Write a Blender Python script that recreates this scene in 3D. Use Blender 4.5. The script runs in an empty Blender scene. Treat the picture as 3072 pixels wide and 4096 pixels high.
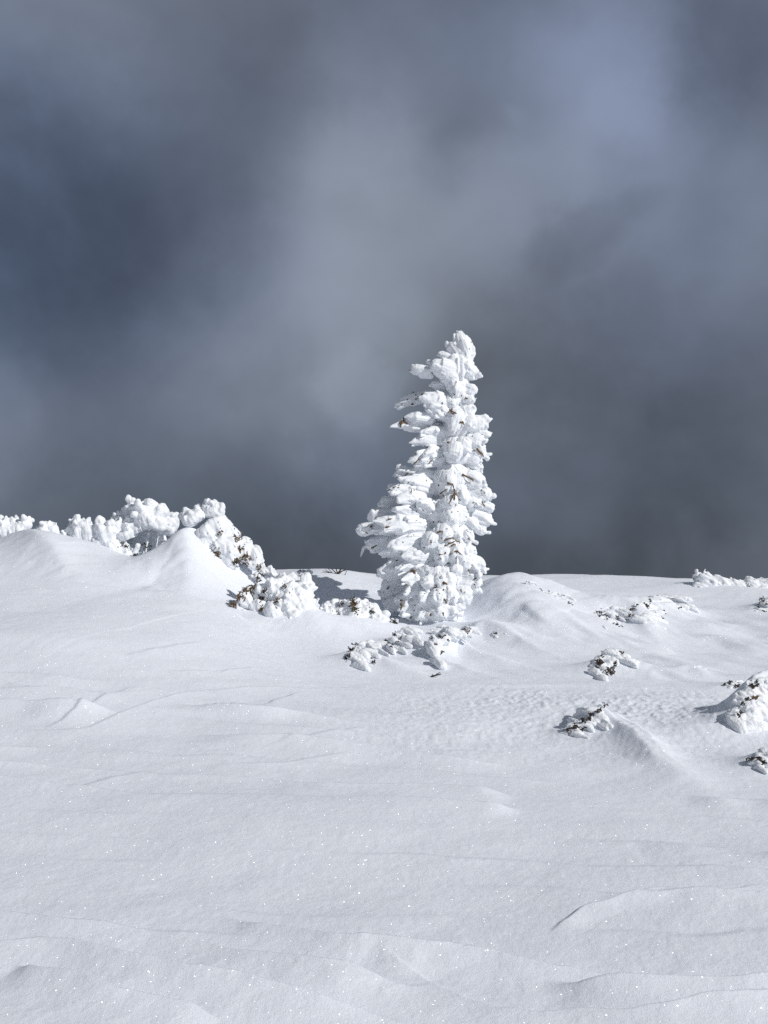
import bpy, math, random
import numpy as np
from mathutils import Vector
from mathutils.bvhtree import BVHTree

C = bpy.context.scene
COL = C.collection
F_PX = 4392.0                      # focal length of the photograph in its own pixels
PITCH = math.radians(4.84)
EYE = np.array([0.0, 0.0, 1.6])
SUN_AZ = math.radians(55)          # to the right of straight behind the camera
SUN_EL = math.radians(31)

# ------------------------------------------------------------------ camera
cam_d = bpy.data.cameras.new('camera')
cam = bpy.data.objects.new('camera', cam_d)
COL.objects.link(cam)
cam.location = EYE
cam.rotation_euler = (math.radians(90) + PITCH, 0, 0)
cam_d.sensor_fit = 'VERTICAL'
cam_d.sensor_height = 24.0
cam_d.lens = 24.0 * F_PX / 4096.0
cam_d.clip_start = 0.05
cam_d.clip_end = 3000
C.camera = cam

# ------------------------------------------------------------------ sun
sun_d = bpy.data.lights.new('sun', 'SUN')
sun_d.energy = 3.2
sun_d.angle = math.radians(0.53)
sun_d.color = (1.0, 0.975, 0.945)
sun = bpy.data.objects.new('sun', sun_d)
COL.objects.link(sun)
sdir = Vector((math.cos(SUN_EL) * math.sin(SUN_AZ), -math.cos(SUN_EL) * math.cos(SUN_AZ), math.sin(SUN_EL)))
sun.rotation_euler = sdir.to_track_quat('Z', 'Y').to_euler()
sun.location = (8, -8, 9)

# ------------------------------------------------------------------ sky
W = bpy.data.worlds.new('World')
C.world = W
W.use_nodes = True
nt = W.node_tree
nt.nodes.clear()


def nd(tree, t, **kw):
    n = tree.nodes.new(t)
    for k, v in kw.items():
        setattr(n, k, v)
    return n


def mth(tree, op, a, b=None):
    n = nd(tree, 'ShaderNodeMath', operation=op)
    for i, v in enumerate((a, b)):
        if v is None:
            continue
        if hasattr(v, 'links'):
            tree.links.new(v, n.inputs[i])
        else:
            n.inputs[i].default_value = v
    return n.outputs[0]


tc = nd(nt, 'ShaderNodeTexCoord')
DIR = tc.outputs['Generated']


def vnoise(scale, detail, rough=0.5, dist=0.0):
    n = nd(nt, 'ShaderNodeTexNoise')
    n.inputs['Scale'].default_value = scale
    n.inputs['Detail'].default_value = detail
    n.inputs['Roughness'].default_value = rough
    n.inputs['Distortion'].default_value = dist
    nt.links.new(DIR, n.inputs['Vector'])
    return n


sep = nd(nt, 'ShaderNodeSeparateXYZ')
nt.links.new(DIR, sep.inputs[0])
az = mth(nt, 'ARCTAN2', sep.outputs[0], sep.outputs[1])
el = mth(nt, 'ARCSINE', sep.outputs[2])
ae = nd(nt, 'ShaderNodeCombineXYZ')
nt.links.new(az, ae.inputs[0])
nt.links.new(el, ae.inputs[1])
w1 = vnoise(4.5, 3, 0.5)


def vm(op, a, b=None, scale=None):
    n = nd(nt, 'ShaderNodeVectorMath', operation=op)
    for i, v in enumerate((a, b)):
        if v is None:
            continue
        if hasattr(v, 'links'):
            nt.links.new(v, n.inputs[i])
        else:
            n.inputs[i].default_value = v
    if scale is not None:
        n.inputs['Scale'].default_value = scale
    return n.outputs[0]


warp = vm('SCALE', vm('SUBTRACT', w1.outputs['Color'], (0.5, 0.5, 0.5)), scale=0.10)
w2 = vnoise(14, 7, 0.6)
warp2 = vm('SCALE', vm('SUBTRACT', w2.outputs['Color'], (0.5, 0.5, 0.5)), scale=0.055)
AE = vm('ADD', vm('ADD', ae.outputs[0], warp), warp2)


def px_az(px):
    return math.atan2((px - 1536) / F_PX, 1.0)


def px_el(py):
    return math.atan2((2048 - py) / F_PX, 1.0) + PITCH


def blob(px, py, sx, sy, amp, ang=0.0, hard=0.0):
    m = nd(nt, 'ShaderNodeMapping', vector_type='TEXTURE')
    m.inputs['Location'].default_value = (px_az(px), px_el(py), 0)
    m.inputs['Rotation'].default_value = (0, 0, math.radians(ang))
    m.inputs['Scale'].default_value = (sx / F_PX, sy / F_PX, 1)
    nt.links.new(AE, m.inputs[0])
    ln = nd(nt, 'ShaderNodeVectorMath', operation='LENGTH')
    nt.links.new(m.outputs[0], ln.inputs[0])
    r = nd(nt, 'ShaderNodeMapRange', interpolation_type='SMOOTHSTEP')
    r.inputs['From Min'].default_value = hard
    r.inputs['From Max'].default_value = 1.0
    r.inputs['To Min'].default_value = amp
    r.inputs['To Max'].default_value = 0.0
    nt.links.new(ln.outputs['Value'], r.inputs['Value'])
    return r.outputs[0]


# cloud banks: x, y, half width, half height, amount, tilt, hardness of the edge
LIGHT = [
    (1500, 900, 850, 850, 0.098, 0, 0.2),
    (1150, 1350, 850, 700, 0.060, 0, 0.1),
    (1440, 640, 420, 260, 0.040, 0, 0.25),
    (1420, 1580, 220, 330, 0.045, 25, 0.45),
    (1330, 1720, 420, 420, 0.025, 0, 0.0),
    (2470, 470, 600, 780, 0.100, -25, 0.0),
    (2060, 800, 520, 330, 0.040, 25, 0.2),
    (2500, 460, 280, 190, 0.035, 30, 0.3),
    (2070, 490, 90, 70, 0.020, 0, 0.0),
    (2250, 200, 700, 350, 0.045, 0, 0.0),
    (2900, 850, 800, 520, 0.045, 0, 0.1),
    (250, 120, 1100, 480, 0.045, 0, 0.0),
    (0, 1700, 500, 420, 0.030, 0, 0.0),
    (3060, 650, 260, 700, 0.03, 0, 0.0),
]
DARK = [
    (50, 1050, 1150, 780, 0.074, 0, 0.1),
    (700, 1000, 600, 600, 0.020, 0, 0.0),
    (950, 520, 420, 600, 0.022, 10, 0.0),
    (1800, 560, 400, 230, 0.032, 12, 0.0),
    (2950, 230, 300, 440, 0.055, 10, 0.2),
    (2420, 910, 360, 150, 0.045, 28, 0.3),
    (2500, 640, 180, 120, 0.020, 40, 0.2),
    (2750, 1750, 1300, 800, 0.062, 0, 0.0),
    (1760, 1480, 330, 360, 0.022, 0, 0.2),
    (1500, 2350, 3200, 620, 0.062, 0, 0.0),
    (1500, 2400, 3600, 420, 0.030, 0, 0.0),
    (600, 2050, 900, 350, 0.022, 0, 0.0),
]
acc = None
for b in LIGHT:
    o = blob(*b)
    acc = o if acc is None else mth(nt, 'ADD', acc, o)
for b in DARK:
    acc = mth(nt, 'SUBTRACT', acc, blob(*b))
tx = vnoise(8, 8, 0.56, 0.2)
acc = mth(nt, 'ADD', acc, mth(nt, 'MULTIPLY', mth(nt, 'SUBTRACT', tx.outputs['Fac'], 0.5), 0.085))
tw = vnoise(4.6, 9, 0.52, 0.25)
edge = nd(nt, 'ShaderNodeMapRange', interpolation_type='SMOOTHSTEP')
edge.inputs['From Min'].default_value = 0.42
edge.inputs['From Max'].default_value = 0.60
edge.inputs['To Min'].default_value = -0.5
edge.inputs['To Max'].default_value = 0.5
nt.links.new(tw.outputs['Fac'], edge.inputs['Value'])
acc = mth(nt, 'ADD', acc, mth(nt, 'MULTIPLY', edge.outputs[0], 0.026))
lum = mth(nt, 'MAXIMUM', mth(nt, 'ADD', acc, 0.160), 0.05)
# blueness of the cloud: slate blue aloft and on the left, neutral grey low in the middle
bl = None
for b in [(50, 1000, 1500, 1200, 0.80), (2300, 60, 2600, 860, 0.58), (2800, 1100, 1200, 1300, 0.50), (1500, 2350, 3600, 900, 0.60)]:
    o = blob(*b)
    bl = o if bl is None else mth(nt, 'ADD', bl, o)
bl = mth(nt, 'MINIMUM', mth(nt, 'ADD', bl, 0.06), 1.0)
mixc = nd(nt, 'ShaderNodeMix', data_type='RGBA')
mixc.inputs['A'].default_value = (0.89, 1.01, 1.20, 1)
mixc.inputs['B'].default_value = (0.785, 0.975, 1.48, 1)
nt.links.new(bl, mixc.inputs['Factor'])
deep = nd(nt, 'ShaderNodeMix', data_type='RGBA')
deep.inputs['B'].default_value = (0.66, 1.00, 1.66, 1)
nt.links.new(mixc.outputs['Result'], deep.inputs['A'])
nt.links.new(blob(-100, 950, 1500, 1100, 0.42), deep.inputs['Factor'])
cl = vm('SCALE', deep.outputs['Result'])
nt.links.new(lum, cl.node.inputs['Scale'])
sky_t = nd(nt, 'ShaderNodeTexSky', sky_type='NISHITA')
sky_t.sun_disc = False
sky_t.sun_elevation = SUN_EL
sky_t.sun_rotation = math.radians(180) - SUN_AZ
sky_t.altitude = 1500
bg1 = nd(nt, 'ShaderNodeBackground')
bg1.inputs['Strength'].default_value = 0.05
nt.links.new(sky_t.outputs[0], bg1.inputs['Color'])
bg2 = nd(nt, 'ShaderNodeBackground')
bg2.inputs['Strength'].default_value = 1.0
nt.links.new(cl, bg2.inputs['Color'])
ms = nd(nt, 'ShaderNodeMixShader')
ms.inputs[0].default_value = 0.93
nt.links.new(bg1.outputs[0], ms.inputs[1])
nt.links.new(bg2.outputs[0], ms.inputs[2])
wo = nd(nt, 'ShaderNodeOutputWorld')
nt.links.new(ms.outputs[0], wo.inputs[0])

C.view_settings.view_transform = 'Standard'
C.view_settings.look = 'None'
C.view_settings.exposure = 0.0
C.view_settings.gamma = 1.0
C.view_settings.use_curve_mapping = False
C.render.engine = 'CYCLES'
C.cycles.use_denoising = False
C.cycles.max_bounces = 6
C.cycles.diffuse_bounces = 4

# ------------------------------------------------------------------ numeric noise


def _hash(ix, iy, iz, seed):
    h = (ix.astype(np.int64) * 374761393 + iy.astype(np.int64) * 668265263 + iz.astype(np.int64) * 2147483647 + seed * 974634) & 0xFFFFFFFF
    h = ((h ^ (h >> 13)) * 1274126177) & 0xFFFFFFFF
    h = ((h ^ (h >> 16)) * 2246822519) & 0xFFFFFFFF
    return ((h ^ (h >> 15)) & 0xFFFFFF).astype(np.float64) / 0xFFFFFF


def n2(x, y, seed=0):
    x = np.asarray(x, float)
    y = np.asarray(y, float)
    fx, fy = np.floor(x), np.floor(y)
    tx_, ty_ = x - fx, y - fy
    ux = tx_ * tx_ * tx_ * (tx_ * (tx_ * 6 - 15) + 10)
    uy = ty_ * ty_ * ty_ * (ty_ * (ty_ * 6 - 15) + 10)
    z = np.zeros_like(fx)
    a = _hash(fx, fy, z, seed)
    b = _hash(fx + 1, fy, z, seed)
    c = _hash(fx, fy + 1, z, seed)
    d = _hash(fx + 1, fy + 1, z, seed)
    return (a + (b - a) * ux) * (1 - uy) + (c + (d - c) * ux) * uy - 0.5


def fbm2(x, y, oct=4, seed=0, gain=0.5):
    s, a, f = 0.0, 1.0, 1.0
    for o in range(oct):
        s = s + a * n2(x * f + 17.3 * o, y * f - 9.1 * o, seed + o)
        a *= gain
        f *= 2.03
    return s


def n3(P, seed=0):
    f = np.floor(P)
    t = P - f
    u = t * t * (3 - 2 * t)
    r = 0
    for i in (0, 1):
        for j in (0, 1):
            for k in (0, 1):
                w = (u[:, 0] if i else 1 - u[:, 0]) * (u[:, 1] if j else 1 - u[:, 1]) * (u[:, 2] if k else 1 - u[:, 2])
                r = r + w * _hash(f[:, 0] + i, f[:, 1] + j, f[:, 2] + k, seed)
    return r - 0.5


def sstep(a, b, x):
    t = np.clip((x - a) / (b - a), 0, 1)
    return t * t * (3 - 2 * t)


# ------------------------------------------------------------------ pixels of the photograph to points
SP, CP = math.sin(PITCH), math.cos(PITCH)


def ray(px, py):
    dx = (px - 1536) / F_PX
    dy = (2048 - py) / F_PX
    return np.array([dx, CP - dy * SP, SP + dy * CP])


def at(px, py, Y):
    d = ray(px, py)
    return EYE + d * (Y / d[1])


def xz(px, Y):
    return (px - 1536) / F_PX * Y


# ------------------------------------------------------------------ terrain
ctrl = [
    (-900, 4250, 3.8), (0, 4120, 4.0), (1536, 4110, 4.0), (3072, 4120, 4.0), (3900, 4200, 3.9),
    (0, 3590, 5.0), (1536, 3610, 5.0), (3072, 3600, 5.0),
    (0, 3200, 6.2), (1536, 3210, 6.3), (3072, 3230, 6.3),
    (0, 2900, 7.5), (800, 2900, 7.6), (1536, 2905, 7.8), (2200, 2975, 7.6), (3072, 3090, 7.0), (3800, 3150, 7.0),
    (-500, 2620, 8.6), (0, 2600, 8.9), (600, 2650, 8.9), (1200, 2700, 9.3), (1700, 2720, 9.4), (2300, 2790, 8.9), (3072, 2890, 8.3), (3800, 2950, 8.3),
    (-400, 2390, 10.6), (0, 2400, 10.6), (400, 2420, 10.6), (800, 2500, 10.3), (0, 2290, 11.7), (300, 2290, 11.7),
    (-400, 2172, 12.9), (0, 2172, 12.9), (250, 2168, 13.0), (420, 2185, 12.6), (570, 2300, 11.9), (700, 2400, 11.5), (900, 2450, 11.2),
    (1100, 2540, 10.9), (1400, 2575, 10.9), (1700, 2560, 11.1), (1900, 2560, 11.2),
    (0, 2225, 14.3), (300, 2230, 14.4), (600, 2340, 13.0), (820, 2345, 13.3), (1000, 2390, 13.0), (1100, 2360, 13.2),
    (1700, 2485, 12.0), (1450, 2450, 12.4), (1230, 2296, 13.6), (1350, 2290, 13.7), (1480, 2318, 13.9), (1700, 2315, 14.5),
    (2000, 2303, 15.0), (2400, 2303, 15.2), (2740, 2318, 15.2), (3072, 2335, 15.5), (3600, 2330, 15.5),
    (2000, 2485, 12.2), (2400, 2455, 12.6), (2900, 2440, 12.8), (3500, 2420, 12.8), (2400, 2610, 10.9), (2900, 2610, 11.0), (2400, 2705, 9.8), (3000, 2730, 9.8),
]
PT = [at(*c) for c in ctrl]
for px in (-400, 300, 1000, 1700, 2400, 3100, 3600):
    for Y, z in ((18.0, 1.45), (22.0, 0.5)):
        PT.append(np.array([xz(px, Y), Y, z]))
PT = np.array(PT)


def _k(r2):
    return 0.5 * r2 * np.log(r2 + 1e-9)


def tps_fit(P, lam=0.02):
    n = len(P)
    d2 = ((P[:, None, :2] - P[None, :, :2]) ** 2).sum(-1)
    A = np.zeros((n + 3, n + 3))
    A[:n, :n] = _k(d2) + lam * np.eye(n)
    A[:n, n] = 1
    A[:n, n + 1:] = P[:, :2]
    A[n, :n] = 1
    A[n + 1:, :n] = P[:, :2].T
    b = np.zeros(n + 3)
    b[:n] = P[:, 2]
    return np.linalg.solve(A, b)


TW = tps_fit(PT)


def tps(x, y):
    n = len(PT)
    r = TW[n] + TW[n + 1] * x + TW[n + 2] * y
    for i in range(n):
        r = r + TW[i] * _k((x - PT[i, 0]) ** 2 + (y - PT[i, 1]) ** 2)
    return r


PR_Y = [-400, -50, 0, 4, 8, 12, 15, 18, 24, 60, 400]
PR_Z = [-30, -6, -0.62, 0.07, 0.75, 1.45, 2.0, 1.5, 0.2, -15, -150]


def spline(pts, n=28):
    """the same line with its corners rounded"""
    p = np.array([pts[0]] + list(pts) + [pts[-1]], float)
    out = []
    segs = len(pts) - 1
    for i in range(segs):
        a, b, c, d = p[i], p[i + 1], p[i + 2], p[i + 3]
        for t in np.linspace(0, 1, max(3, n // segs), endpoint=False):
            out.append(0.5 * (2 * b + (c - a) * t + (2 * a - 5 * b + 4 * c - d) * t * t + (3 * b - a - 3 * c + d) * t ** 3))
    out.append(p[-1])
    return [tuple(q) for q in out]


def polyseg(x, y, pts):
    """distance, signed side (+ left of the direction of travel), position along and index-interpolated values"""
    best = np.full(x.shape, 1e9)
    sd = np.zeros(x.shape)
    val = np.zeros(x.shape)
    par = np.zeros(x.shape)
    tot = 0.0
    L = [math.hypot(pts[i + 1][0] - pts[i][0], pts[i + 1][1] - pts[i][1]) for i in range(len(pts) - 1)]
    S = sum(L)
    for i in range(len(pts) - 1):
        ax, ay, ah = pts[i]
        bx, by, bh = pts[i + 1]
        ex, ey = bx - ax, by - ay
        t = np.clip(((x - ax) * ex + (y - ay) * ey) / (ex * ex + ey * ey), 0, 1)
        qx, qy = x - (ax + t * ex), y - (ay + t * ey)
        d = np.hypot(qx, qy)
        m = d < best
        best = np.where(m, d, best)
        sd = np.where(m, (ex * qy - ey * qx) / (math.hypot(ex, ey) * d + 1e-9), sd)
        val = np.where(m, ah + (bh - ah) * t, val)
        par = np.where(m, (tot + t * L[i]) / S, par)
        tot += L[i]
    return best, sd, val, par


# wind drifts: crest line as (photo x, depth, height), width on the left and on the right of travel, roundness
DRIFTS = [
    ([(930, 12.55, .50), (815, 12.25, .68), (745, 12.15, .67), (765, 11.8, .42), (752, 11.5, .17), (735, 11.2, .02)], .52, .38, .36),
    ([(60, 13.0, .10), (85, 12.75, .16), (150, 12.3, .18), (225, 11.8, .13), (320, 11.3, .02)], .50, .32, .10),
    ([(1965, 12.75, .20), (2025, 12.45, .38), (2110, 12.0, .34), (2200, 11.5, .18), (2260, 11.1, .02)], .75, .46, .42),
    ([(2000, 12.6, .05), (2200, 12.5, .14), (2400, 12.0, .05)], .5, .4, .3),
    ([(2400, 2915, .10), (2450, 2945, .11), (2560, 3015, .085), (2680, 3090, .045), (2820, 3160, .01)], .16, .19, .10),
    ([(2430, 2890, .06), (2520, 2945, .07), (2640, 3030, .05), (2760, 3110, .01)], .22, .12, .08),
    ([(2255, 2948, .02), (2330, 2936, .08), (2400, 2920, .08)], .13, .11, .15),
    ([(2375, 2685, .08), (2450, 2682, .17), (2530, 2692, .12), (2650, 2716, .01)], .22, .15, .15),
    ([(2390, 2492, .05), (2460, 2500, .11), (2540, 2512, .13), (2600, 2555, .06), (2650, 2595, .01)], .25, .20, .1),
    ([(2510, 2482, .08), (2620, 2476, .18), (2720, 2474, .14), (2800, 2492, .05), (2890, 2540, .01)], .35, .25, .2),
    ([(2790, 13.9, .05), (2960, 13.6, .07), (3200, 13.5, .07)], .6, .5, .3),
    ([(2960, 2905, .10), (3010, 2900, .32), (3130, 2890, .40), (3300, 2900, .1)], .27, .13, .25),
    ([(1090, 11.15, .12), (1200, 11.15, .27), (1320, 11.0, .17)], .36, .34, .4),
    ([(1330, 11.35, .05), (1450, 11.4, .12), (1560, 11.5, .08)], .3, .25, .4),
    ([(1740, 2616, .10), (1780, 2613, .26), (1828, 2613, .22), (1900, 2626, .10), (2080, 2662, .01)], .15, .13, .15),
    ([(1840, 2562, .06), (1930, 2552, .10), (2060, 2582, .06), (2260, 2645, .01)], .2, .14, .08),
    ([(1560, 2594, .05), (1610, 2598, .12), (1720, 2626, .07), (1890, 2685, .01)], .2, .15, .12),
    ([(1385, 2644, .05), (1435, 2652, .13), (1540, 2668, .09), (1750, 2712, .01)], .2, .15, .12),
    ([(2700, 2702, .02), (2760, 2702, .06), (2840, 2722, .01)], .15, .12, .1),
    ([(2880, 2762, .02), (2945, 2762, .07), (3040, 2782, .01)], .2, .15, .1),
    ([(3000, 3062, .04), (3060, 3062, .11), (3160, 3080, .05)], .2, .13, .1),
    ([(3030, 2450, .05), (3070, 2446, .14), (3200, 2450, .05)], .25, .2, .1),
    ([(-100, 9.4, .04), (150, 9.2, .07), (420, 8.9, .02)], .5, .4, .4),
]
# scarps in the wind crust: line as (photo x, photo y, height), fall-off behind the lip, width of the lip; the high side is left of travel
SCARPS = [
    ([(-320, 3630, .012), (400, 3722, .018), (800, 3790, .014), (1100, 3862, .018), (1400, 3895, .022), (1600, 3925, .012), (1800, 3950, .003)], .30, .012, -1),
    ([(880, 3665, .006), (1200, 3742, .014), (1400, 3778, .018), (1536, 3782, .022), (2000, 3835, .016), (2450, 3892, .008), (2760, 3880, .003)], .22, .012, -1),
    ([(-320, 3770, .012), (250, 3815, .018), (500, 3872, .024), (850, 3942, .022), (1250, 4002, .014), (1700, 4066, .004)], .30, .012, -1),
    ([(60, 3890, .006), (300, 3950, .016), (500, 4002, .014), (900, 4082, .010)], .2, .01, -1),
    ([(1545, 3800, .006), (1700, 3905, .003), (1900, 4000, .005), (2200, 4032, .006), (2700, 4020, .007), (3250, 4012, .006)], .25, .012, -1),
    ([(2180, 3735, .004), (2290, 3660, .006), (2480, 3600, .007), (2650, 3575, .006), (2850, 3585, .005), (3100, 3560, .006)], .12, .014, -1),
    ([(1700, 3020, .003), (1950, 3028, .014), (2150, 3055, .014), (2400, 3092, .005)], .2, .02, -1),
    ([(1720, 2915, .003), (1900, 2925, .012), (2100, 2940, .004)], .2, .02, -1),
    ([(60, 2935, .004), (330, 2930, .014), (480, 2870, .022), (640, 2800, .026), (760, 2772, .016), (980, 2755, .006)], .28, .02, -1),
    ([(150, 2930, .003), (280, 2880, .016), (420, 2790, .012), (560, 2740, .006)], .2, .02, -1),
    ([(-320, 2660, .01), (130, 2690, .014), (320, 2720, .012), (500, 2725, .004)], .22, .02, -1),
    ([(-320, 2740, .008), (160, 2760, .014), (400, 2780, .01), (600, 2760, .004)], .2, .02, -1),
    ([(-320, 2800, .008), (120, 2820, .012), (330, 2840, .006)], .2, .02, -1),
    ([(480, 2625, .004), (640, 2600, .012), (820, 2570, .006)], .25, .025, -1),
    ([(640, 2690, .003), (850, 2680, .014), (1040, 2660, .006)], .25, .02, -1),
    ([(900, 2860, .003), (1060, 2820, .012), (1180, 2775, .016), (1330, 2770, .006)], .25, .02, -1),
    ([(800, 2765, .003), (1100, 2748, .010), (1500, 2742, .004)], .2, .02, -1),
    ([(830, 3060, .003), (1100, 3062, .012), (1400, 3020, .004)], .25, .02, -1),
    ([(1100, 2990, .003), (1260, 2950, .012), (1480, 2920, .004)], .25, .02, -1),
    ([(250, 3180, .003), (420, 3130, .012), (620, 3090, .004)], .3, .025, -1),
    ([(1840, 11.85, .01), (1900, 11.84, .02), (2000, 11.80, .035), (2080, 11.72, .04), (2130, 11.5, .035), (2180, 11.35, .02), (2250, 11.25, .01)], .35, .03, 1),
    ([(560, 2338, .02), (700, 2380, .05), (880, 2432, .05), (1010, 2500, .03), (1150, 2560, .01)], .8, .05, -1),
    ([(1700, 2728, .002), (2000, 2742, .010), (2300, 2744, .014), (2500, 2756, .010), (2750, 2762, .004)], .35, .05, 1),
]


def base_z(x, y):
    prof = np.interp(y, PR_Y, PR_Z)
    s = np.abs(x) / np.maximum(y, 3.0)
    w = (1 - sstep(0.5, 0.95, s)) * sstep(2.0, 3.6, y) * (1 - sstep(19.5, 22.5, y))
    z = prof.astype(float)
    m = w > 0
    if np.any(m):
        z = np.where(m, prof, prof)
        zt = tps(x[m], y[m])
        z[m] = prof[m] * (1 - w[m]) + zt * w[m]
    return z


DRW = {}


def add_drifts(x, y, z):
    for pts, wl, wr, rnd in DRIFTS:
        wp = spline(DRW[id(pts)], 14)
        xs = [p[0] for p in wp]
        ys = [p[1] for p in wp]
        R = 4.5 * max(wl, wr)
        m = (x > min(xs) - R) & (x < max(xs) + R) & (y > min(ys) - R) & (y < max(ys) + R)
        if not np.any(m):
            continue
        xx, yy = x[m], y[m]
        jx = 0.05 * fbm2(xx * 2.5, yy * 2.5, 3, 31)
        xx, yy = xx + jx, yy + jx
        best = np.zeros(xx.shape)
        for (ax, ay, ah), (bx, by, bh) in zip(wp[:-1], wp[1:]):
            ex, ey = bx - ax, by - ay
            t = np.clip(((xx - ax) * ex + (yy - ay) * ey) / (ex * ex + ey * ey), 0, 1)
            qx, qy = xx - (ax + t * ex), yy - (ay + t * ey)
            d = np.hypot(qx, qy)
            sd = (ex * qy - ey * qx) / (math.hypot(ex, ey) * d + 1e-9)
            u = d / (wr + (wl - wr) * (0.5 + 0.5 * sd))
            best = np.maximum(best, (ah + (bh - ah) * t) * np.exp(-1.5 * (np.sqrt(u * u + rnd * rnd) - rnd) ** 1.15))
        z[m] += best
    return z


def ground_lo(x, y):
    x = np.atleast_1d(np.asarray(x, float))
    y = np.atleast_1d(np.asarray(y, float))
    return add_drifts(x, y, base_z(x, y))


GRID = {}


def ground_q(x, y):
    """the drifted ground from a table, for placing things on it"""
    if 'z' not in GRID:
        gx, gy = np.arange(-6, 6.001, 0.025), np.arange(2.6, 20.6, 0.025)
        X, Y = np.meshgrid(gx, gy)
        GRID['z'] = ground_lo(X.ravel(), Y.ravel()).reshape(X.shape)
    Z = GRID['z']
    fx = np.clip((np.asarray(x, float) + 6) / 0.025, 0, Z.shape[1] - 1.001)
    fy = np.clip((np.asarray(y, float) - 2.6) / 0.025, 0, Z.shape[0] - 1.001)
    i, j = fx.astype(int), fy.astype(int)
    u, v = fx - i, fy - j
    return (Z[j, i] * (1 - u) + Z[j, i + 1] * u) * (1 - v) + (Z[j + 1, i] * (1 - u) + Z[j + 1, i + 1] * u) * v


def hit_ground(px, py, fn=None, y0=3.0, y1=20.0):
    d = ray(px, py)
    Y = np.linspace(y0, y1, 900)
    t = Y / d[1]
    x = d[0] * t
    z = EYE[2] + d[2] * t
    g = (fn or ground_q)(x, Y)
    k = np.nonzero(z <= g)[0]
    if len(k) == 0:
        k = [int(np.argmin(z - g))]
    i = k[0]
    return np.array([x[i], Y[i], g[i]])


def drift_pt(p):
    if p[1] < 100:
        return (xz(p[0], p[1]), p[1], p[2])
    q = hit_ground(p[0], p[1], base_z)
    return (q[0], q[1], p[2])


for _d in DRIFTS:
    DRW[id(_d[0])] = [drift_pt(p) for p in _d[0]]


def scarp_pt(p):
    if p[1] < 100:
        return (xz(p[0], p[1]), p[1], p[2])
    q = hit_ground(p[0], p[1])
    return (q[0], q[1], p[2])


SCW = []
for pts, fall, edge, side in SCARPS:
    SCW.append((spline([scarp_pt(p) for p in pts]), fall, edge, side))


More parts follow.
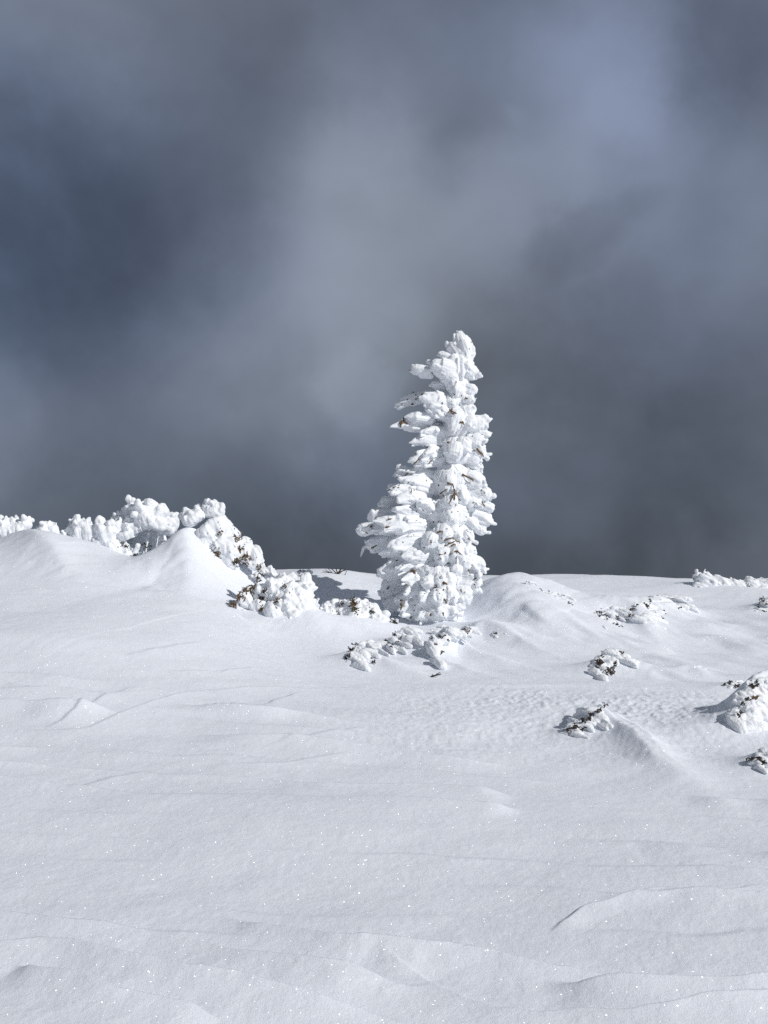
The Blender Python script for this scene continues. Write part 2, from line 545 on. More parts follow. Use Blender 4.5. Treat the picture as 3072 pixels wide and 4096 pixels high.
def fine(x, y, z):
    vis = (y > 2.5) & (y < 19) & (np.abs(x) < 0.45 * np.maximum(y, 3) + 0.3)
    X, Y = x[vis], y[vis]
    h = np.zeros(X.shape)
    # broad swells
    h += 0.05 * fbm2(X * 0.55 + 3, Y * 0.8, 3, 5)
    h += 0.085 * np.exp(-((X + 0.25) / 1.3) ** 2 - ((Y - 6.05) / 0.55) ** 2)
    # the scarps
    wx = X + 0.05 * fbm2(X * 3.1, Y * 3.1, 3, 61)
    wy = Y + 0.05 * fbm2(X * 3.1 + 9, Y * 3.1, 3, 62)
    for wp, fall, edge, side in SCW:
        xs = [p[0] for p in wp]
        ys = [p[1] for p in wp]
        R = fall * 3 + 0.1
        m = (X > min(xs) - R) & (X < max(xs) + R) & (Y > min(ys) - R) & (Y < max(ys) + R)
        if not np.any(m):
            continue
        d, sd, hh, par = polyseg(wx[m], wy[m], wp)
        s = d * np.sign(sd) * side
        e = sstep(0.0, 0.12, par) * (1 - sstep(0.8, 1.0, par)) * 0.62
        h[m] += (5.0 if wp[0][1] < 5.8 else 1.7) * hh * e * sstep(-edge, edge, s) * (np.maximum(0, 1 - np.maximum(s, 0) / (fall * 0.95)) ** 1.3 if wp[0][1] < 5.8 else np.exp(-np.maximum(s, 0) / fall))
    # wind crust streaks lying across the slope, in patches
    ca, sa = math.cos(math.radians(-9)), math.sin(math.radians(-9))
    A = X * ca + Y * sa
    B = -X * sa + Y * ca
    A = A + 0.25 * fbm2(X * 1.0, Y * 1.0, 2, 71)
    B = B + 0.20 * fbm2(X * 0.8, Y * 1.1, 2, 72)
    saw = B * 3.1 + 0.9 * fbm2(A * 0.45, B * 0.7, 2, 73) + 0.35 * fbm2(A * 1.6, B * 1.6, 2, 74)
    row = np.floor(saw)
    saw = saw - row
    lip = saw ** 1.4 * (1 - sstep(0.84, 1.0, saw)) * (0.25 + 1.5 * np.maximum(n2(A * 0.8 + row * 7.3, row * 1.7, 76), -0.1))
    patch = sstep(-0.16, 0.16, fbm2(X * 0.55 + 4.2, Y * 0.8, 3, 75))
    left_mid = np.exp(-((X + 1.3) / 1.1) ** 2 - ((Y - 8.2) / 1.2) ** 2)
    right_low = np.exp(-((X - 1.7) / 0.9) ** 2 - ((Y - 6.0) / 1.1) ** 2)
    near_low = 0.25 * np.exp(-((Y - 4.4) / 0.5) ** 2)
    patch = patch * np.clip(0.22 + left_mid + right_low + near_low, 0, 1.1)
    smooth_zone = 1 - 0.85 * np.exp(-(((X + 0.35) / 1.3) ** 2 + ((Y - 5.4) / 0.75) ** 2))
    far_damp = 1 - sstep(10.0, 12.0, Y)
    h += 0.19 * lip * patch * smooth_zone * (0.35 + 0.65 * far_damp)
    h += 0.008 * fbm2(A * 1.2, B * 5.0, 2, 77, 0.4) * smooth_zone
    # low wind-aligned hummocks between the buried tufts
    wa, wc = X * 0.78 - Y * 0.62, X * 0.62 + Y * 0.78
    wc = wc + 0.15 * fbm2(X * 1.5, Y * 1.5, 2, 94)
    hum = fbm2(wa * 0.75, wc * 2.6, 3, 95, 0.5)
    zone = sstep(-0.6, 0.6, X - 0.2) * sstep(9.2, 10.2, Y) * (1 - sstep(12.2, 13.2, Y))
    h += zone * (0.10 * np.maximum(hum, 0) + 0.04 * hum - 0.012)
    # crusty granular hollow on the right
    u = (X - 0.45 - 0.25 * (Y - 9))
    g = sstep(-0.9, 0.9, u + 0.4 * fbm2(X * 1.4, Y * 1.4, 2, 81)) * sstep(6.7, 8.1, Y + 0.35 * fbm2(X * 1.2, Y, 2, 82)) * (1 - sstep(9.15, 9.45, Y + 0.1 * fbm2(X * 1.5, Y, 2, 83)))
    h += 0.8 * g * (0.6 + 0.7 * sstep(-0.25, 0.35, fbm2(X * 1.1, Y * 1.3, 2, 88))) * (0.016 * np.maximum(fbm2(X * 24, Y * 15, 3, 84), -0.15) + 0.010 * np.abs(fbm2(X * 12, Y * 9, 2, 86)) + 0.006 * fbm2(X * 44, Y * 34, 2, 85))
    # a little grain everywhere
    h += 0.0016 * fbm2(X * 34, Y * 34, 3, 91)
    h += 0.004 * fbm2(X * 6, Y * 8, 2, 92)
    z[vis] += h
    return z


# ------------------------------------------------------------------ materials


def new_mat(name):
    m = bpy.data.materials.new(name)
    m.use_nodes = True
    t = m.node_tree
    b = t.nodes['Principled BSDF']
    return m, t, b


def tex(t, kind, scale, detail=4, rough=0.55, coord='Object'):
    c = nd(t, 'ShaderNodeTexCoord')
    n = nd(t, kind)
    n.inputs['Scale'].default_value = scale
    if 'Detail' in n.inputs:
        n.inputs['Detail'].default_value = detail
        n.inputs['Roughness'].default_value = rough
    t.links.new(c.outputs[coord], n.inputs['Vector'])
    return n


def bump(t, src, strength, dist, prev=None):
    b = nd(t, 'ShaderNodeBump')
    b.inputs['Strength'].default_value = strength
    b.inputs['Distance'].default_value = dist
    t.links.new(src, b.inputs['Height'])
    if prev is not None:
        t.links.new(prev, b.inputs['Normal'])
    return b.outputs[0]


def snow_material(name, sparkle=True, colour=(0.84, 0.873, 0.938)):
    m, t, b = new_mat(name)
    n = tex(t, 'ShaderNodeTexNoise', 2.2, 5)
    rmp = nd(t, 'ShaderNodeMix', data_type='RGBA')
    rmp.inputs['A'].default_value = (colour[0] * 0.965, colour[1] * 0.975, colour[2] * 0.985, 1)
    rmp.inputs['B'].default_value = (*colour, 1)
    t.links.new(n.outputs['Fac'], rmp.inputs['Factor'])
    t.links.new(rmp.outputs['Result'], b.inputs['Base Color'])
    b.inputs['Roughness'].default_value = 0.85
    b.inputs['Specular IOR Level'].default_value = 0.2
    g1 = tex(t, 'ShaderNodeTexNoise', 320, 3, 0.6)
    g2 = tex(t, 'ShaderNodeTexNoise', 70, 4, 0.6)
    nb = bump(t, g2.outputs['Fac'], 0.35, 0.006)
    nb = bump(t, g1.outputs['Fac'], 0.8, 0.003, nb)
    t.links.new(nb, b.inputs['Normal'])
    if sparkle:
        # separate ice crystals, each with its own tilt, that mirror the sun when they happen to face it
        v = tex(t, 'ShaderNodeTexVoronoi', 215, 0)
        geo = nd(t, 'ShaderNodeNewGeometry')

        def tv(op, a, b2=None, sc=None):
            q = nd(t, 'ShaderNodeVectorMath', operation=op)
            for i, s in enumerate((a, b2)):
                if s is None:
                    continue
                if hasattr(s, 'links'):
                    t.links.new(s, q.inputs[i])
                else:
                    q.inputs[i].default_value = s
            if sc is not None:
                q.inputs['Scale'].default_value = sc
            return q.outputs[0]
        rv = tv('SCALE', tv('SUBTRACT', v.outputs['Color'], (0.5, 0.5, 0.5)), sc=1.7)
        nn = tv('NORMALIZE', tv('ADD', geo.outputs['Normal'], rv))
        gl = nd(t, 'ShaderNodeBsdfGlossy')
        gl.inputs['Roughness'].default_value = 0.30
        gl.inputs['Color'].default_value = (1, 1, 1, 1)
        t.links.new(nn, gl.inputs['Normal'])
        inside = mth(t, 'LESS_THAN', v.outputs['Distance'], 0.34)
        sx = nd(t, 'ShaderNodeSeparateXYZ')
        t.links.new(v.outputs['Position'], sx.inputs[0])
        wn = nd(t, 'ShaderNodeTexWhiteNoise')
        t.links.new(v.outputs['Position'], wn.inputs['Vector'])
        some = mth(t, 'LESS_THAN', wn.outputs['Value'], 0.33)
        fac = mth(t, 'MULTIPLY', mth(t, 'MULTIPLY', inside, some), 0.26)
        mx = nd(t, 'ShaderNodeMixShader')
        t.links.new(fac, mx.inputs[0])
        t.links.new(b.outputs[0], mx.inputs[1])
        t.links.new(gl.outputs[0], mx.inputs[2])
        t.links.new(mx.outputs[0], t.nodes['Material Output'].inputs['Surface'])
    return m


def rime_material(name, colour=(0.88, 0.90, 0.93), sss=0.0):
    m, t, b = new_mat(name)
    n = tex(t, 'ShaderNodeTexNoise', 9, 4)
    rmp = nd(t, 'ShaderNodeMix', data_type='RGBA')
    rmp.inputs['A'].default_value = (colour[0] * 0.95, colour[1] * 0.965, colour[2] * 0.975, 1)
    rmp.inputs['B'].default_value = (*colour, 1)
    t.links.new(n.outputs['Fac'], rmp.inputs['Factor'])
    t.links.new(rmp.outputs['Result'], b.inputs['Base Color'])
    b.inputs['Roughness'].default_value = 0.7
    b.inputs['Specular IOR Level'].default_value = 0.25
    g1 = tex(t, 'ShaderNodeTexNoise', 110, 4, 0.6)
    nb = bump(t, g1.outputs['Fac'], 0.6, 0.008)
    t.links.new(nb, b.inputs['Normal'])
    return m


def bark_material(name, a, c):
    m, t, b = new_mat(name)
    n = tex(t, 'ShaderNodeTexNoise', 45, 4, 0.65)
    rmp = nd(t, 'ShaderNodeMix', data_type='RGBA')
    rmp.inputs['A'].default_value = (*a, 1)
    rmp.inputs['B'].default_value = (*c, 1)
    t.links.new(n.outputs['Fac'], rmp.inputs['Factor'])
    t.links.new(rmp.outputs['Result'], b.inputs['Base Color'])
    b.inputs['Roughness'].default_value = 0.8
    t.links.new(bump(t, n.outputs['Fac'], 0.6, 0.01), b.inputs['Normal'])
    return m


M_SNOW = snow_material('wind_packed_snow')
M_RIME = rime_material('rime_ice')
M_TWIG = bark_material('brown_fir_twig', (0.055, 0.030, 0.015), (0.21, 0.125, 0.055))
M_DARK = bark_material('dark_needles', (0.018, 0.016, 0.016), (0.07, 0.05, 0.035))
M_MOSS = bark_material('olive_needles', (0.03, 0.028, 0.012), (0.10, 0.085, 0.035))

# ------------------------------------------------------------------ objects


def mesh_obj(name, me, mat, parent=None):
    o = bpy.data.objects.new(name, me)
    COL.objects.link(o)
    if mat is not None:
        me.materials.clear()
        me.materials.append(mat)
    if parent is not None:
        o.parent = parent
        o.location = parent_inv(parent)
    return o


ORG = {}


def parent_inv(p):
    # meshes are written in world space; undo the origin of the thing that carries them
    tot = Vector((0, 0, 0))
    q = p
    while q is not None:
        tot += Vector(q.location)
        q = q.parent
    return -tot


def thing(name, label, cat, loc, group=None):
    o = bpy.data.objects.new(name, None)
    COL.objects.link(o)
    o.location = Vector(loc)
    o.empty_display_size = 0.1
    o['label'] = label
    o['category'] = cat
    if group:
        o['group'] = group
    return o


def np_mesh(name, V, Fq, smooth=True):
    me = bpy.data.meshes.new(name)
    V = np.asarray(V, np.float32)
    Fq = np.asarray(Fq, np.int32)
    k = Fq.shape[1]
    me.vertices.add(len(V))
    me.vertices.foreach_set('co', V.ravel())
    me.loops.add(Fq.size)
    me.loops.foreach_set('vertex_index', Fq.ravel())
    me.polygons.add(len(Fq))
    me.polygons.foreach_set('loop_start', np.arange(0, Fq.size, k, dtype=np.int32))
    me.polygons.foreach_set('loop_total', np.full(len(Fq), k, np.int32))
    me.polygons.foreach_set('use_smooth', np.full(len(Fq), smooth))
    me.update(calc_edges=True)
    me.validate()
    return me


def tube(path, radii, seg=8):
    """closed tube along a path; returns verts, quads (caps pinched)"""
    path = np.asarray(path, float)
    n = len(path)
    T = np.gradient(path, axis=0)
    T /= np.linalg.norm(T, axis=1)[:, None] + 1e-12
    ref = np.array([0.31, 0.17, 0.93])
    if abs(T[0] @ ref) > 0.9:
        ref = np.array([0.93, 0.31, 0.17])
    U = np.cross(T, ref)
    U /= np.linalg.norm(U, axis=1)[:, None]
    Wv = np.cross(T, U)
    a = np.linspace(0, 2 * np.pi, seg, endpoint=False)
    V = (path[:, None, :] + radii[:, None, None] * (np.cos(a)[None, :, None] * U[:, None, :] + np.sin(a)[None, :, None] * Wv[:, None, :])).reshape(-1, 3)
    Q = []
    for i in range(n - 1):
        for j in range(seg):
            k = (j + 1) % seg
            Q.append((i * seg + j, i * seg + k, (i + 1) * seg + k, (i + 1) * seg + j))
    c0, c1 = len(V), len(V) + 1
    V = np.vstack([V, path[:1], path[-1:]])
    for j in range(0, seg, 2):
        k, l = (j + 1) % seg, (j + 2) % seg
        Q.append((c0, l, k, j))
        b = (n - 1) * seg
        Q.append((c1, b + j, b + k, b + l))
    return V, np.array(Q)


def finger(a, b, r0, r1, bend=None, rings=9, seg=8):
    a, b = np.asarray(a, float), np.asarray(b, float)
    L = np.linalg.norm(b - a)
    t = np.concatenate([[0.0, 0.03], np.linspace(0.12, 0.86, rings - 4), [0.955, 1.0]])
    mid = (a + b) / 2 + (np.zeros(3) if bend is None else bend)
    tt = t[:, None]
    path = (1 - tt) ** 2 * a + 2 * tt * (1 - tt) * mid + tt ** 2 * b
    r = r0 + (r1 - r0) * t
    # round ends
    e1 = min(0.5, r1 / max(L, 1e-4))
    e0 = min(0.4, r0 / max(L, 1e-4))
    q1 = np.clip((t - (1 - e1)) / e1, 0, 1)
    q0 = np.clip((e0 - t) / e0, 0, 1)
    r = r * np.sqrt(np.maximum(1 - q1 ** 2, 0.02)) * np.sqrt(np.maximum(1 - q0 ** 2, 0.02))
    return tube(path, r, seg)


def join(parts):
    Vs, Qs, o = [], [], 0
    for V, Q in parts:
        Vs.append(V)
        Qs.append(Q + o)
        o += len(V)
    return np.vstack(Vs), np.vstack(Qs)


def fuse(parts, voxel=0.010, smooth=2, rough=0.004, seed=0, rscale=28.0, lump=0.0, lscale=10.0, axis=None, streak=0.0):
    """melt many closed shapes into one skin of rime"""
    V, Q = join(parts)
    me = np_mesh('tmp', V, Q)
    ob = bpy.data.objects.new('tmp', me)
    COL.objects.link(ob)
    r = ob.modifiers.new('r', 'REMESH')
    r.mode = 'VOXEL'
    r.voxel_size = voxel
    r.use_smooth_shade = True
    if smooth:
        s = ob.modifiers.new('s', 'SMOOTH')
        s.iterations = smooth
        s.factor = 0.5
    dg = bpy.context.evaluated_depsgraph_get()
    out = bpy.data.meshes.new_from_object(ob.evaluated_get(dg))
    bpy.data.objects.remove(ob)
    bpy.data.meshes.remove(me)
    n = len(out.vertices)
    if n:
        co = np.empty(n * 3, np.float32)
        no = np.empty(n * 3, np.float32)
        out.vertices.foreach_get('co', co)
        out.vertices.foreach_get('normal', no)
        co = co.reshape(-1, 3).astype(float)
        no = no.reshape(-1, 3)
        d = n3(co * rscale, seed + 1) + 0.6 * n3(co * rscale * 2.2 + 5, seed + 2)
        d = d * rough * 2
        if lump:
            d = d + lump * (n3(co * lscale, seed + 7) + 0.5 * n3(co * lscale * 2.1 + 3, seed + 8))
        if streak:
            ax = np.asarray(axis, float) / np.linalg.norm(axis)
            ux = np.cross(ax, (0.2, 0.9, 0.37))
            ux /= np.linalg.norm(ux)
            vx = np.cross(ax, ux)
            wob = 0.02 * n3(co * 9, seed + 11)
            S = np.stack([co @ ux * 42 + wob * 30, co @ vx * 42, co @ ax * 7], 1)
            d = d + streak * (n3(S, seed + 12) + 0.5 * n3(S * np.array([2.1, 2.1, 1.6]) + 4, seed + 13))
        co = co + no * d[:, None]
        out.vertices.foreach_set('co', co.astype(np.float32).ravel())
        out.update()
    return out


def fuse_group(lobes, voxel, smooth, rough, streak, seed, lump=0.02, lscale=8.0, rscale=45.0):
    """lobes: (shapes, A, B, w). All melt into one skin, which is then parted again along the lobes; returns one mesh per lobe"""
    V, Q = join([p for l in lobes for p in l[0]])
    me = np_mesh('tmp', V, Q)
    ob = bpy.data.objects.new('tmp', me)
    COL.objects.link(ob)
    r = ob.modifiers.new('r', 'REMESH')
    r.mode = 'VOXEL'
    r.voxel_size = voxel
    r.use_smooth_shade = True
    sm = ob.modifiers.new('s', 'SMOOTH')
    sm.iterations = smooth
    sm.factor = 0.5
    dg = bpy.context.evaluated_depsgraph_get()
    out = bpy.data.meshes.new_from_object(ob.evaluated_get(dg))
    bpy.data.objects.remove(ob)
    bpy.data.meshes.remove(me)
    n = len(out.vertices)
    co = np.empty(n * 3, np.float32)
    no = np.empty(n * 3, np.float32)
    out.vertices.foreach_get('co', co)
    out.vertices.foreach_get('normal', no)
    co = co.reshape(-1, 3).astype(float)
    no = no.reshape(-1, 3).astype(float)
    best = np.full(n, 1e9)
    own = np.zeros(n, int)
    jit = 0.10 * n3(co * 9, seed + 40)
    for i, (_, A, B, w) in enumerate(lobes):
        e = B - A
        t = np.clip(((co - A) @ e) / (e @ e), 0.0, 1)
        dd = np.linalg.norm(co - (A + t[:, None] * e), axis=1) / w + jit * ((i * 7) % 5 - 2) * 0.3
        m = dd < best
        best[m] = dd[m]
        own[m] = i
    AX = np.array([(l[2] - l[1]) / np.linalg.norm(l[2] - l[1]) for l in lobes])
    UX = np.cross(AX, np.array([0.2, 0.9, 0.37]))
    UX /= np.linalg.norm(UX, axis=1)[:, None]
    VX = np.cross(AX, UX)
    ax, ux, vx = AX[own], UX[own], VX[own]
    wob = 1.1 * n3(co * 4, seed + 11)
    S = np.stack([(co * ux).sum(1) * 40 + wob + own * 3.7, (co * vx).sum(1) * 40 - wob, (co * ax).sum(1) * 2.6], 1)
    d = streak * (1.3 * n3(S * np.array([0.62, 0.62, 0.8]), seed + 12) + 0.6 * n3(S * np.array([1.5, 1.5, 1.5]) + 4, seed + 13))
    d = d + 2 * rough * (n3(co * rscale, seed + 1) + 0.6 * n3(co * rscale * 2.2 + 5, seed + 2))
    d = d + lump * (n3(co * lscale, seed + 7) + 0.5 * n3(co * lscale * 2.1 + 3, seed + 8))
    co = co + no * d[:, None]
    out.vertices.foreach_set('co', co.astype(np.float32).ravel())
    out.update()
    out.vertices.foreach_get('normal', no32 := np.empty(n * 3, np.float32))
    no = no32.reshape(-1, 3)
    fq = np.empty(len(out.loops), np.int32)
    out.loops.foreach_get('vertex_index', fq)
    fq = fq.reshape(-1, 4)
    bpy.data.meshes.remove(out)
    fo = own[fq[:, 0]]
    res = []
    for i in range(len(lobes)):
        f = fq[fo == i]
        if len(f) < 6:
            continue
        u, inv = np.unique(f.ravel(), return_inverse=True)
        f = inv.reshape(-1, 4)
        lab = np.arange(len(u))
        while True:                       # connected pieces
            fm = lab[f].min(1)
            new = lab.copy()
            for c in range(4):
                np.minimum.at(new, f[:, c], fm)
            new = new[new]
            if (new == lab).all():
                break
            lab = new
        for g in np.unique(lab[f[:, 0]]):
            ff = f[lab[f[:, 0]] == g]
            v, iv = np.unique(ff.ravel(), return_inverse=True)
            m = np_mesh('rime', co[u[v]], iv.reshape(-1, 4))
            m.normals_split_custom_set_from_vertices([tuple(q) for q in no[u[v]]])
            res.append((i, m))
    return res


def perp(d, rng):
    v = rng.normal(size=3)
    v -= d * (v @ d)
    return v / (np.linalg.norm(v) + 1e-9)


def strand(path, r, taper=0.6):
    """round-ended strand of rime along a path, thin at its root"""
    n = len(path)
    t = np.linspace(0, 1, n)
    L = np.linalg.norm(np.diff(path, axis=0), axis=1).sum()
    rr = r * (taper + (1 - taper) * sstep(0.0, 0.7, t))
    e = min(0.45, r / max(L, 1e-4))
    t2 = np.concatenate([t[:-1] * (1 - e) / (t[-2]), [1 - 0.45 * e, 1 - 0.12 * e, 1.0]])
    P = np.stack([np.interp(t2, t, path[:, c]) for c in range(3)], 1)
    rr = np.interp(t2, t, rr)
    q = np.clip((t2 - (1 - e)) / e, 0, 1)
    rr = rr * np.sqrt(np.maximum(1 - q ** 2, 0.02))
    rr[0] *= 0.4
    return tube(P, rr, 8)


def feather(A, B, w, rng, kind='l', dens=1.0, core=False):
    """strands of one lobe of rime from A (at the stem) to B (its tip), w wide"""
    A, B = np.asarray(A, float), np.asarray(B, float)
    d = B - A
    L = np.linalg.norm(d)
    d = d / L
    up = np.array([0, 0, 1.0])
    side = np.cross(d, up)
    side /= np.linalg.norm(side) + 1e-6
    M = (A + B) / 2 + up * L * rng.uniform(0.05, 0.18) + side * L * rng.uniform(-0.08, 0.08)

    def axis(t):
        t = np.asarray(t)[:, None]
        return (1 - t) ** 2 * A + 2 * t * (1 - t) * M + t ** 2 * B

    def env(t):
        return w * 0.5 * (0.55 + 1.55 * t * (1 - t) - 0.33 * t)
    P = []
    t9 = np.linspace(0, 1, 9)
    if core:
        tt = np.linspace(0, 0.72, 8)
        P.append(tube(axis(tt), np.concatenate([[0.02], np.full(6, 1.0), [0.35]]) * w * 0.44, 10))
        return P
    if kind == 'k':
        P.append(strand(axis(np.linspace(0, 0.98, 8)), w * 0.44, 0.85))
        n = int(22 * dens)
        for i in range(n):
            t = rng.uniform(0.2, 0.95)
            o = axis([t * 0.97])[0]
            v = perp(d, rng) * rng.uniform(0.4, 1.0) + d * rng.uniform(-0.1, 1.2) * (0.4 + t)
            v /= np.linalg.norm(v)
            r = w * rng.uniform(0.08, 0.15)
            l = w * rng.uniform(0.34, 0.50)
            m = o + v * l * 0.5 + rng.normal(size=3) * w * 0.05
            q = t9[:, None]
            P.append(strand((1 - q) ** 2 * o + 2 * q * (1 - q) * m + q ** 2 * (o + v * l), r, 0.95))
    elif kind == 's':          # smooth, snow-rounded lobe
        P.append(tube(axis(np.linspace(-0.02, 0.93, 10)), env(np.linspace(0, 1, 10)) * np.concatenate([[0.2, .8], np.full(6, 1.0), [0.8, 0.25]]) * 1.05, 12))
        for i in range(int(9 * dens)):
            v = perp(d, rng)
            t0, t1 = rng.uniform(0, 0.4), rng.uniform(0.6, 0.98)
            tt = t0 + (t1 - t0) * t9
            P.append(strand(axis(tt) + v * (env(tt) * rng.uniform(0.55, 0.95))[:, None], w * rng.uniform(0.09, 0.17)))
    else:
        # a full plume, widest two thirds out, with a blunt tip, combed by shallow ridges
        t10 = np.linspace(-0.02, 1.0, 14)
        e10 = env(np.clip(t10, 0, 1)) * 0.98
        e10 = np.maximum(e10, w * 0.20) * np.sqrt(np.clip(1 - (np.clip((t10 - 0.48) / 0.52, 0, 1)) ** 2.2, 0.012, 1))
        e10[0] *= 0.4
        P.append(tube(axis(t10), e10, 14))
        n = int(30 * dens)
        for i in range(n):
            v = perp(d, rng)
            t0 = rng.uniform(0, 0.5)
            t1 = min(1.0, t0 + rng.uniform(0.35, 0.65))
            tt = t0 + (t1 - t0) * t9
            e = np.interp(tt, t10, e10) * rng.uniform(0.80, 0.93) + w * 0.05 * t9 ** 3
            path = axis(tt) + v * e[:, None]
            path[:, 2] -= w * rng.uniform(-0.04, 0.14) * t9 ** 2
            path += (perp(d, rng) * w * rng.uniform(0, 0.10))[None, :] * (t9 ** 2)[:, None]
            P.append(strand(path, w * (rng.uniform(0.045, 0.075) if i % 2 else rng.uniform(0.07, 0.12))))
    return P


def sticks(pts_dirs, rng, n=10, L=0.05, r=0.004):
    """short bare twigs starting at given points, in one heap"""
    P = []
    for p, d in pts_dirs:
        for i in range(n):
            v = np.asarray(d, float) + rng.normal(size=3) * 0.55
            v /= np.linalg.norm(v)
            a = np.asarray(p) + rng.normal(size=3) * L * 0.28
            l = L * rng.uniform(0.5, 1.2)
            mid = rng.normal(size=3) * l * 0.15
            P.append(finger(a, a + v * l, r * rng.uniform(0.8, 1.3), r * 0.5, mid, 6, 6))
    return P


class Cover:
    """all rime of one thing, for finding its surface"""

    def __init__(self):
        self.items = []

    def add(self, o):
        self.items.append(o)

    def build(self):
        self.b = []
        for o in self.items:
            me = o.data
            V = [Vector(v.co) for v in me.vertices]
            self.b.append((BVHTree.FromPolygons(V, [tuple(p.vertices) for p in me.polygons]), o))

    def hit(self, px, py):
        d = Vector(ray(px, py)).normalized()
        best = None
        for b, o in self.b:
            h = b.ray_cast(Vector(EYE), d)
            if h[0] is not None and (best is None or h[3] < best[2]):
                best = (np.array(h[0]), np.array(h[1]), h[3], o)
        return best


# ================================================================== ground
def build_ground():
    rows = [-400, -200, -100, -60, -40, -28, -20, -14, -10, -7, -5, -3.5, -2, -1, 0, 0.8, 1.5, 2.1, 2.6, 3.0, 3.25]
    q = np.linspace(1 / 3.45, 1 / 8.0, 560)
    rows += list(1 / q)
    rows += list(np.linspace(8.0, 16.0, 470)[1:])
    rows += list(np.linspace(16, 23, 60)[1:])
    rows += [24, 26, 29, 33, 40, 55, 80, 130, 220, 400]
    rows = np.array(rows)
    s = np.concatenate([[-60, -30, -16, -9, -6, -4, -3, -2.2, -1.7, -1.3, -1.0, -.85, -.72, -.62, -.55, -.5, -.46, -.43, -.41],
                        np.linspace(-.395, .395, 640),
                        [.41, .43, .46, .5, .55, .62, .72, .85, 1.0, 1.3, 1.7, 2.2, 3, 4, 6, 9, 16, 30, 60]])
    wy = np.maximum(rows, 3.0)
    X = (wy[:, None] * s[None, :])
    lim = 420
    X = np.clip(X, -lim, lim) + np.where(np.abs(X) > lim, np.sign(X) * np.abs(s)[None, :], 0)
    Y = np.repeat(rows[:, None], len(s), 1)
    x, y = X.ravel(), Y.ravel()
    z = add_drifts(x, y, base_z(x, y))
    z = fine(x, y, z)
    nr, nc = X.shape
    idx = np.arange(nr * nc).reshape(nr, nc)
    Q = np.stack([idx[:-1, :-1], idx[:-1, 1:], idx[1:, 1:], idx[1:, :-1]], -1).reshape(-1, 4)
    me = np_mesh('snow_ground', np.stack([x, y, z], 1), Q)
    o = mesh_obj('snow_ground', me, M_SNOW)
    o['kind'] = 'structure'
    o['label'] = 'wind packed white snow slope with drifts and thin crust ridges'
    return o


build_ground()


def gz(x, y):
    return float(ground_q(np.array([x]), np.array([y]))[0])


# ================================================================== the tree
S1 = 700 / 1659.0


def c1(x, y):
    return 1350 + x * S1, 1280 + y * S1


def c2(x, y):
    return 1350 + x * S1, 1880 + y * S1


YT = 12.0
PXM = YT / F_PX
# x0, y0, x1, y1, width (all in close-up pixels), how far root and tip stand out towards the viewer (m), kind
TOP = [
    (1235, 400, 1118, 112, 185, .00, .03, 'l'), (1275, 400, 1165, 118, 120, .02, .04, 'l'), (1190, 350, 1055, 185, 150, .02, .00, 's'), (1230, 350, 1110, 180, 120, .04, .07, 'l'),
    (1165, 430, 1010, 425, 190, .02, .06, 's'), (1150, 620, 1000, 650, 170, .05, .10, 's'), (1130, 800, 960, 830, 190, .06, .12, 's'), (1165, 420, 925, 325, 120, .00, .04, 's'), (1130, 540, 860, 455, 185, .04, .14, 's'), (1130, 590, 930, 520, 150, .05, .16, 's'),
    (900, 500, 690, 490, 115, .06, .02, 'k'), (930, 560, 760, 545, 80, .02, .04, 'k'), (930, 400, 830, 385, 60, -.05, -.08, 'k'),
    (1080, 640, 860, 620, 90, .00, .06, 'l'),
    (900, 690, 545, 795, 125, -.10, -.16, 'l'),
    (1110, 900, 770, 770, 190, .08, .20, 'l'), (1110, 960, 850, 830, 150, .10, .20, 'l'),
    (980, 1010, 500, 1035, 165, .04, .14, 'l'), (930, 960, 600, 950, 110, .06, .18, 's'),
    (1060, 1160, 670, 1185, 150, .06, .20, 'l'), (1060, 1110, 780, 1110, 110, .08, .22, 'l'),
    (1010, 1260, 735, 1300, 120, .02, .06, 'l'), (1060, 1340, 660, 1380, 150, .05, .18, 'l'), (1000, 1300, 800, 1290, 120, .10, .24, 'l'),
    (1190, 380, 1270, 430, 120, .03, .05, 'k'), (1200, 480, 1310, 545, 150, .02, .06, 'k'), (1200, 440, 1270, 480, 110, .08, .12, 'l'),
    (1200, 650, 1310, 720, 150, .04, .08, 'k'), (1180, 760, 1300, 790, 110, .08, .12, 'k'), (1190, 850, 1310, 880, 140, .04, .06, 'k'),
    (1230, 1040, 1430, 990, 190, .00, .04, 'k'), (1300, 1060, 1470, 1100, 90, .02, .04, 'k'), (1330, 960, 1440, 950, 110, .04, .06, 'k'),
    (1210, 980, 1300, 1020, 130, .10, .14, 'l'),
    (1220, 1150, 1380, 1180, 140, .04, .10, 'k'), (1220, 1240, 1400, 1290, 150, .02, .06, 'k'), (1230, 1320, 1360, 1370, 150, .00, .05, 'k'),
    (1220, 1300, 1340, 1440, 120, .00, .02, 'k'), (1150, 1180, 1250, 1290, 150, .12, .18, 'l'),
    (1130, 640, 1090, 780, 130, .10, .14, 'l'), (1120, 900, 1080, 1080, 150, .14, .17, 'l'), (1100, 1180, 1060, 1380, 170, .15, .22, 's'),
    (1150, 380, 1170, 620, 120, .08, .11, 's'),
]
